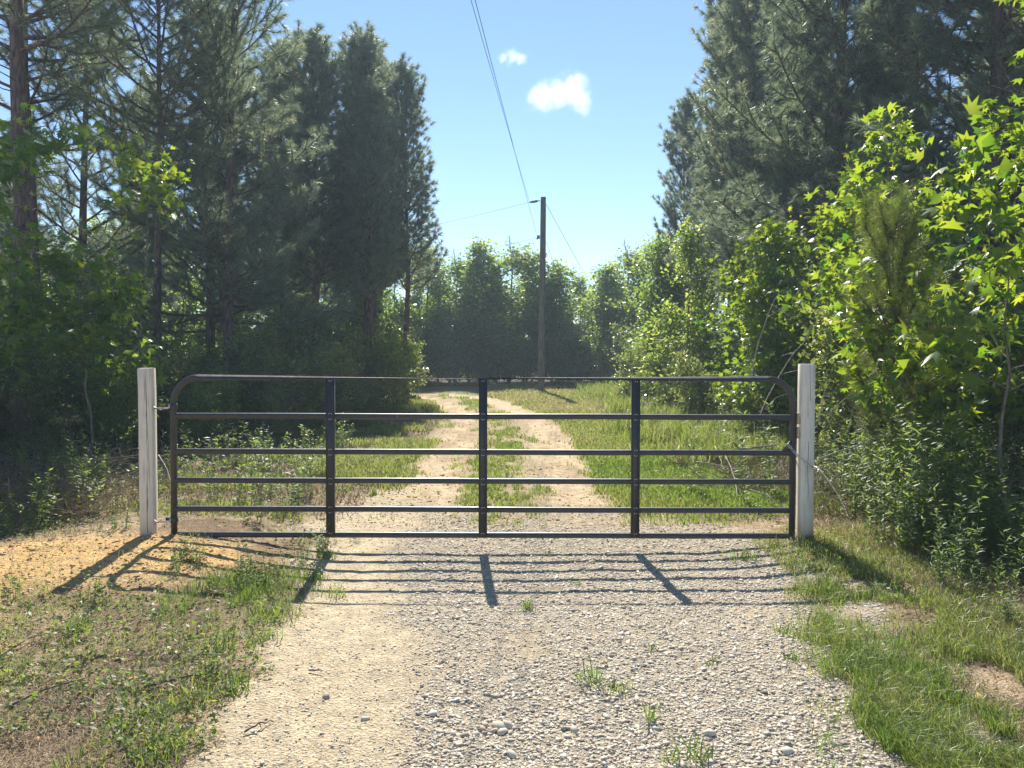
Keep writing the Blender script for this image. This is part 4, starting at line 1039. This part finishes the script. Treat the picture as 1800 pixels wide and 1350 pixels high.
x, y, s, m = scatter(30000, -6, -1.5, 7, 20, 1.6, lambda x, y, s, m, a, b: m['leftv'] * .6 + m['forest'] * .3)
parts.append(blades(rng, x, y, .09, .0045 + .0006 * y, 1.0, hue=rng.normal(.5, .25, len(x))))
stuff('dry_grass', parts, M_DRY, "straw, dead grass and pine needles strewn over the bare ground")
# small ground leaves: clover-like forbs on the left dirt and verges
x, y, s, m = scatter(110000, -5.5, 5.5, 2.5, 12, 1.6, lambda x, y, s, m, a, b: (1 - m['drive']) * (1 - m['orange'] * .8) * np.where(x > 2.3, fbm(x, y, 1.6, 131, 4) > .44, fbm(x, y, 1.6, 131, 4) > .55) * (.5 + .5 * (b > .5)) * .6)
K = len(x); P = np.column_stack([x, y, gz(x, y) + rng.random(K) * .05])
a = rng.uniform(0, 6.28, K); aa = unit(np.column_stack([np.cos(a), np.sin(a), rng.normal(.3, .4, K)])); nr = rng.normal(0, .45, (K, 3)) + [0, 0, 1]; nr = unit(nr - (nr * aa).sum(1, keepdims=True) * aa)
V, T, r = leaf_mesh(rng, (P, aa, np.cross(aa, nr), nr, .028 * rng.uniform(.5, 1.5, (K, 1)) * (.7 + .06 * y[:, None])), rhomb_template(.5), 3)
stuff('ground_cover', [(V, T, r)], M_WEED, "small-leaved ground plants among the dirt and straw")

def pebble_shapes(rng, n):
    ph = (1 + 5 ** .5) / 2
    I = np.array([(-1, ph, 0), (1, ph, 0), (-1, -ph, 0), (1, -ph, 0), (0, -1, ph), (0, 1, ph), (0, -1, -ph), (0, 1, -ph), (ph, 0, -1), (ph, 0, 1), (-ph, 0, -1), (-ph, 0, 1)]) / 1.9
    T = np.array([(0, 11, 5), (0, 5, 1), (0, 1, 7), (0, 7, 10), (0, 10, 11), (1, 5, 9), (5, 11, 4), (11, 10, 2), (10, 7, 6), (7, 1, 8), (3, 9, 4), (3, 4, 2), (3, 2, 6), (3, 6, 8), (3, 8, 9), (4, 9, 5), (2, 4, 11), (6, 2, 10), (8, 6, 7), (9, 8, 1)])
    return I, T
BOX8 = np.array([[sx, sy, sz] for sx in (-1, 1) for sy in (-1, 1) for sz in (-1, 1)]) * .62
BOX12 = np.array([(0, 1, 3), (0, 3, 2), (4, 6, 7), (4, 7, 5), (0, 4, 5), (0, 5, 1), (2, 3, 7), (2, 7, 6), (0, 2, 6), (0, 6, 4), (1, 5, 7), (1, 7, 3)])
def stones(x, y, size, mat, name, label, flat=.50, hue=None):
    K = len(x); I, T = BOX8, BOX12
    V = I[None] * (1 + rng.normal(0, .30, (K, 8, 3))) * np.stack([rng.uniform(.8, 1.35, K), rng.uniform(.7, 1.0, K), rng.uniform(flat * .7, flat * 1.2, K)], 1)[:, None]
    # turn and tilt each one
    a = rng.uniform(0, 6.28, K); t = rng.normal(0, .35, K)
    ca, sa, ct, st = np.cos(a), np.sin(a), np.cos(t), np.sin(t)
    X = V[..., 0] * ct[:, None] - V[..., 2] * st[:, None]; Zz = V[..., 0] * st[:, None] + V[..., 2] * ct[:, None]
    V = np.stack([X * ca[:, None] - V[..., 1] * sa[:, None], X * sa[:, None] + V[..., 1] * ca[:, None], Zz], -1) * size[:, None, None]
    V += np.stack([x, y, gz(x, y) + size * .02], 1)[:, None]
    Fc = (T[None] + (np.arange(K) * 8)[:, None, None]).reshape(-1, 3)
    if hue is None: hue = np.clip(rng.normal(.5, .24, K), 0, 1)
    o = add(name, make_mesh(name, V.reshape(-1, 3), Fc, mat, rnd=np.repeat(hue, 8))); tag(o, label, None, None, 'stuff')
x, y, s, m = scatter(165000, -2.2, 3.0, 2.5, 7.8, 1.35, lambda x, y, s, m, a, b: np.clip(m['gravel'] * .8 + m['drive'] * .32, 0, 1) * (1 - .7 * m['strip']))
size = np.clip(rng.lognormal(math.log(.0052), .48, len(x)), .0024, .018) * (1 + .04 * np.clip(y - 3, 0, 5)) * (.6 + .4 * m['gravel'])
stones(x, y, size, M_STONE, 'gravel', "pale crushed-stone gravel spread over the drive in front of the gate")
x, y, s, m = scatter(24000, -4.5, 3.6, 2.6, 7, 1.4, lambda x, y, s, m, a, b: np.clip(m['orange'] + .15, 0, 1) * (1 - m['drive']))
x2, y2, s2, m2 = scatter(9000, -2.4, 2.4, 6.8, 20, 1.6, lambda x, y, s, m, a, b: m['drive'] * .8)
x = np.concatenate([x, x2]); y = np.concatenate([y, y2])
stones(x, y, np.clip(rng.lognormal(math.log(.008), .5, len(x)), .004, .03), M_CLOD, 'dirt_clods', "crumbly orange clods of clay round the posts")

# single bigger stones in the near gravel
k = 0
for (xx, yy, r_) in [(877, 1283, .030), (893, 1281, .024), (883, 1292, .022), (866, 1290, .018), (848, 1286, .017), (835, 1296, .018), (815, 1299, .020), (795, 1297, .018), (852, 1278, .015), (1510, 1135, .026), (900, 1335, .02), (1010, 1290, .02), (760, 1262, .02), (745, 1230, .015), (1120, 1240, .018), (1250, 1300, .022), (640, 1270, .016), (1390, 1330, .024), (570, 1232, .02)]:
    Y = CAM_H * F / (yy - HZ); X = (xx - 900) * Y / F; rr = np.random.default_rng(900 + k)
    I, T = pebble_shapes(rr, 1); V = I * (1 + rr.normal(0, .13, (12, 1))) * [1.25 * r_, .9 * r_, .6 * r_]
    o = add('stone', make_mesh('stone', V, T, M_STONE, rnd=np.full(12, .12 if xx in (570, 815, 745) else rr.uniform(.5, .9))), None, (X, Y, GZ(X, Y) + r_ * .25)); o.rotation_euler = (rr.normal(0, .2), rr.normal(0, .2), rr.uniform(0, 6))
    tag(o, "chunk of limestone bigger than the gravel around it", 'stone', 'larger stones in the gravel'); k += 1

# single tufts of grass growing out of the gravel
TUFTS = [(1038, 1205, .11, 40, "brightest grass tuft in the middle of the near gravel"), (1090, 1222, .08, 26, "sparse tuft just right of the brightest one"), (928, 1065, .10, 26, "tuft growing on the shadow of the top rail"),
         (1150, 1275, .11, 20, "thin upright tuft right of the bright tufts"), (1225, 1340, .12, 26, "tuft at the bottom edge of the gravel"), (1150, 1145, .05, 16, "tiny tuft in gravel below the last brace's shadow"),
         (1250, 1170, .05, 14, "tiny tuft halfway to the right grass strip"), (1015, 1015, .05, 14, "tiny tuft between the rails' shadows"), (1385, 1115, .07, 40, "flat tuft at the edge of gravel by the right strip"), (1400, 1165, .06, 30, "small tuft below the flat one"),
         (1180, 1345, .07, 14, "wispy tuft next to the bottom-edge one"), (585, 1040, .12, 40, "tuft beside the first brace's shadow"), (410, 1225, .12, 44, "blue-green tuft on the brown dirt by the sand"), (470, 1090, .14, 90, "largest grass clump left of the drive"),
         (460, 1130, .10, 50, "spreading clump below the largest one"), (385, 1150, .12, 50, "clump in the middle of the left dirt"), (575, 970, .12, 46, "clump right under the first brace"), (130, 1120, .12, 46, "clump left on the pale dirt"),
         (335, 1245, .12, 60, "brownish-green clump in the left foreground"), (280, 1340, .10, 60, "clump at the bottom edge left of the sand"), (1310, 975, .13, 60, "clump under the gate's right end"), (1430, 965, .14, 80, "dark clump at the foot of the right post"),
         (965, 960, .05, 12, "tiny tuft under the middle of the bottom rail"), (560, 1005, .10, 30, "tuft at the top of the first brace's shadow")]
for i, (xx, yy, h, n, lab) in enumerate(TUFTS):
    Y = CAM_H * F / (yy - HZ); X = (xx - 900) * Y / F; r0 = .009 + .0007 * n
    dx = rng.normal(0, r0, n); dy = rng.normal(0, r0, n)
    V, T, r = blades(rng, X + dx, Y + dy, h, .0055, .75, hue=rng.normal(.38 if i not in (18,) else .8, .15, n)); V = V - [X, Y, 0]
    o = add('grass_tuft', make_mesh('grass_tuft', V, T, M_GRASS, rnd=r), None, (X, Y, 0)); tag(o, lab, 'grass tuft', 'grass tufts on the drive and its edges')

# plants of one row get their place in it, counted from the left
ORD += ['thirteenth', 'fourteenth', 'fifteenth', 'sixteenth', 'seventeenth', 'eighteenth', 'nineteenth', 'twentieth']
for g_, base_ in (("dim rear pines left", "dim pine in the woods behind the front pines on the left"), ("dim rear pines right", "dim pine in the woods behind the front pines on the right"),
                  ("low shrubs along the left wood edge", "low glinting shrub at the left wood edge"), ("leafy understorey shrubs below the left pines", "shaded understorey shrub beneath the left pines"),
                  ("leafy understorey shrubs below the right pines", "shaded understorey shrub beneath the right pines"), ("broadleaf trees deep in the left woods", "broadleaf tree deep in the left woods"),
                  ("broadleaf trees deep in the right woods", "broadleaf tree deep in the right woods"), ("larger stones in the gravel", "stone bigger than the gravel around it")):
    m_g = sorted([o for o in C.objects if o.get('group') == g_ and o.parent is None], key=lambda o: o.location.x / o.location.y)
    for i, o in enumerate(m_g):
        if i < len(ORD): o['label'] = base_ + ", %s from the left" % ORD[i]

# ------------------------------------------------------------------ two small clouds
def cloud(cx, cy_, w, h, seed, label, lobes, dist=900):
    m, t, out = new_mat('cloud_vapour')
    tc = N(t, "ShaderNodeTexCoord"); n = N(t, "ShaderNodeTexNoise"); n.inputs['Scale'].default_value = 2.9; n.inputs['Detail'].default_value = 8; n.inputs['Roughness'].default_value = .6
    mp = N(t, "ShaderNodeMapping"); mp.inputs['Location'].default_value = (seed * 3.1, seed, 0); t.links.new(tc.outputs['Object'], mp.inputs[0]); t.links.new(mp.outputs[0], n.inputs[0])
    # distance field of a few overlapping balls, frayed by noise
    prev = None
    for (lx, lz, lr) in lobes:
        d = N(t, "ShaderNodeVectorMath", operation='DISTANCE'); t.links.new(tc.outputs['Object'], d.inputs[0]); d.inputs[1].default_value = (lx, 0, lz)
        dv = N(t, "ShaderNodeMath", operation='DIVIDE'); t.links.new(d.outputs['Value'], dv.inputs[0]); dv.inputs[1].default_value = lr
        if prev is None: prev = dv.outputs[0]
        else:
            mn = N(t, "ShaderNodeMath", operation='SMOOTH_MIN'); t.links.new(prev, mn.inputs[0]); t.links.new(dv.outputs[0], mn.inputs[1]); mn.inputs[2].default_value = .3; prev = mn.outputs[0]
    ad = N(t, "ShaderNodeMath", operation='MULTIPLY_ADD'); t.links.new(n.outputs[0], ad.inputs[0]); ad.inputs[1].default_value = 1.9; t.links.new(prev, ad.inputs[2])
    mr = N(t, "ShaderNodeMapRange"); mr.interpolation_type = 'SMOOTHSTEP'; mr.inputs[1].default_value = 1.78; mr.inputs[2].default_value = .95; mr.inputs[3].default_value = 0; mr.inputs[4].default_value = .026
    t.links.new(ad.outputs[0], mr.inputs[0])
    v = N(t, "ShaderNodeVolumePrincipled"); v.inputs['Color'].default_value = (1, 1, 1, 1); v.inputs['Anisotropy'].default_value = .45
    t.links.new(mr.outputs[0], v.inputs['Density']); t.links.new(v.outputs[0], out.inputs['Volume'])
    sc = w * dist / F / 2
    bmv = MB(); bmv.box((0, 0, 0), (2.6, 1.6, 2.6 * h / w + .3))
    o = add('cloud', bmv.mesh('cloud', m), None, px(cx, cy_, dist)); o.scale = (sc, sc, sc); tag(o, label, 'cloud')
    return o
cloud(899, 106, 62, 36, 1, "smaller white cloud, upper left of the pair", [(-.45, -.02, .5), (.05, .08, .62), (.5, -.04, .55)])
cloud(986, 170, 120, 78, 2, "larger white cloud, lower right of the pair", [(-.55, -.10, .62), (-.1, .0, .60), (.35, .22, .62), (.5, -.1, .55), (.6, -.42, .30)])

# ------------------------------------------------------------------ thin blue volume added to lift the dark trees, like lens veil
hm, ht, hout = new_mat('veil_volume')
hv = N(ht, "ShaderNodeVolumePrincipled"); hv.inputs['Color'].default_value = (.64, .81, 1.0, 1); hv.inputs['Density'].default_value = .0018; hv.inputs['Anisotropy'].default_value = .3
ht.links.new(hv.outputs[0], hout.inputs['Volume'])
hb = MB(); hb.box((0, 600, 9.0), (2100, 2100, 21.0)); tag(add('added_haze', hb.mesh('added_haze', hm)), kind='stuff', label="thin blue veil added over the track and woods to lighten the dark trees")
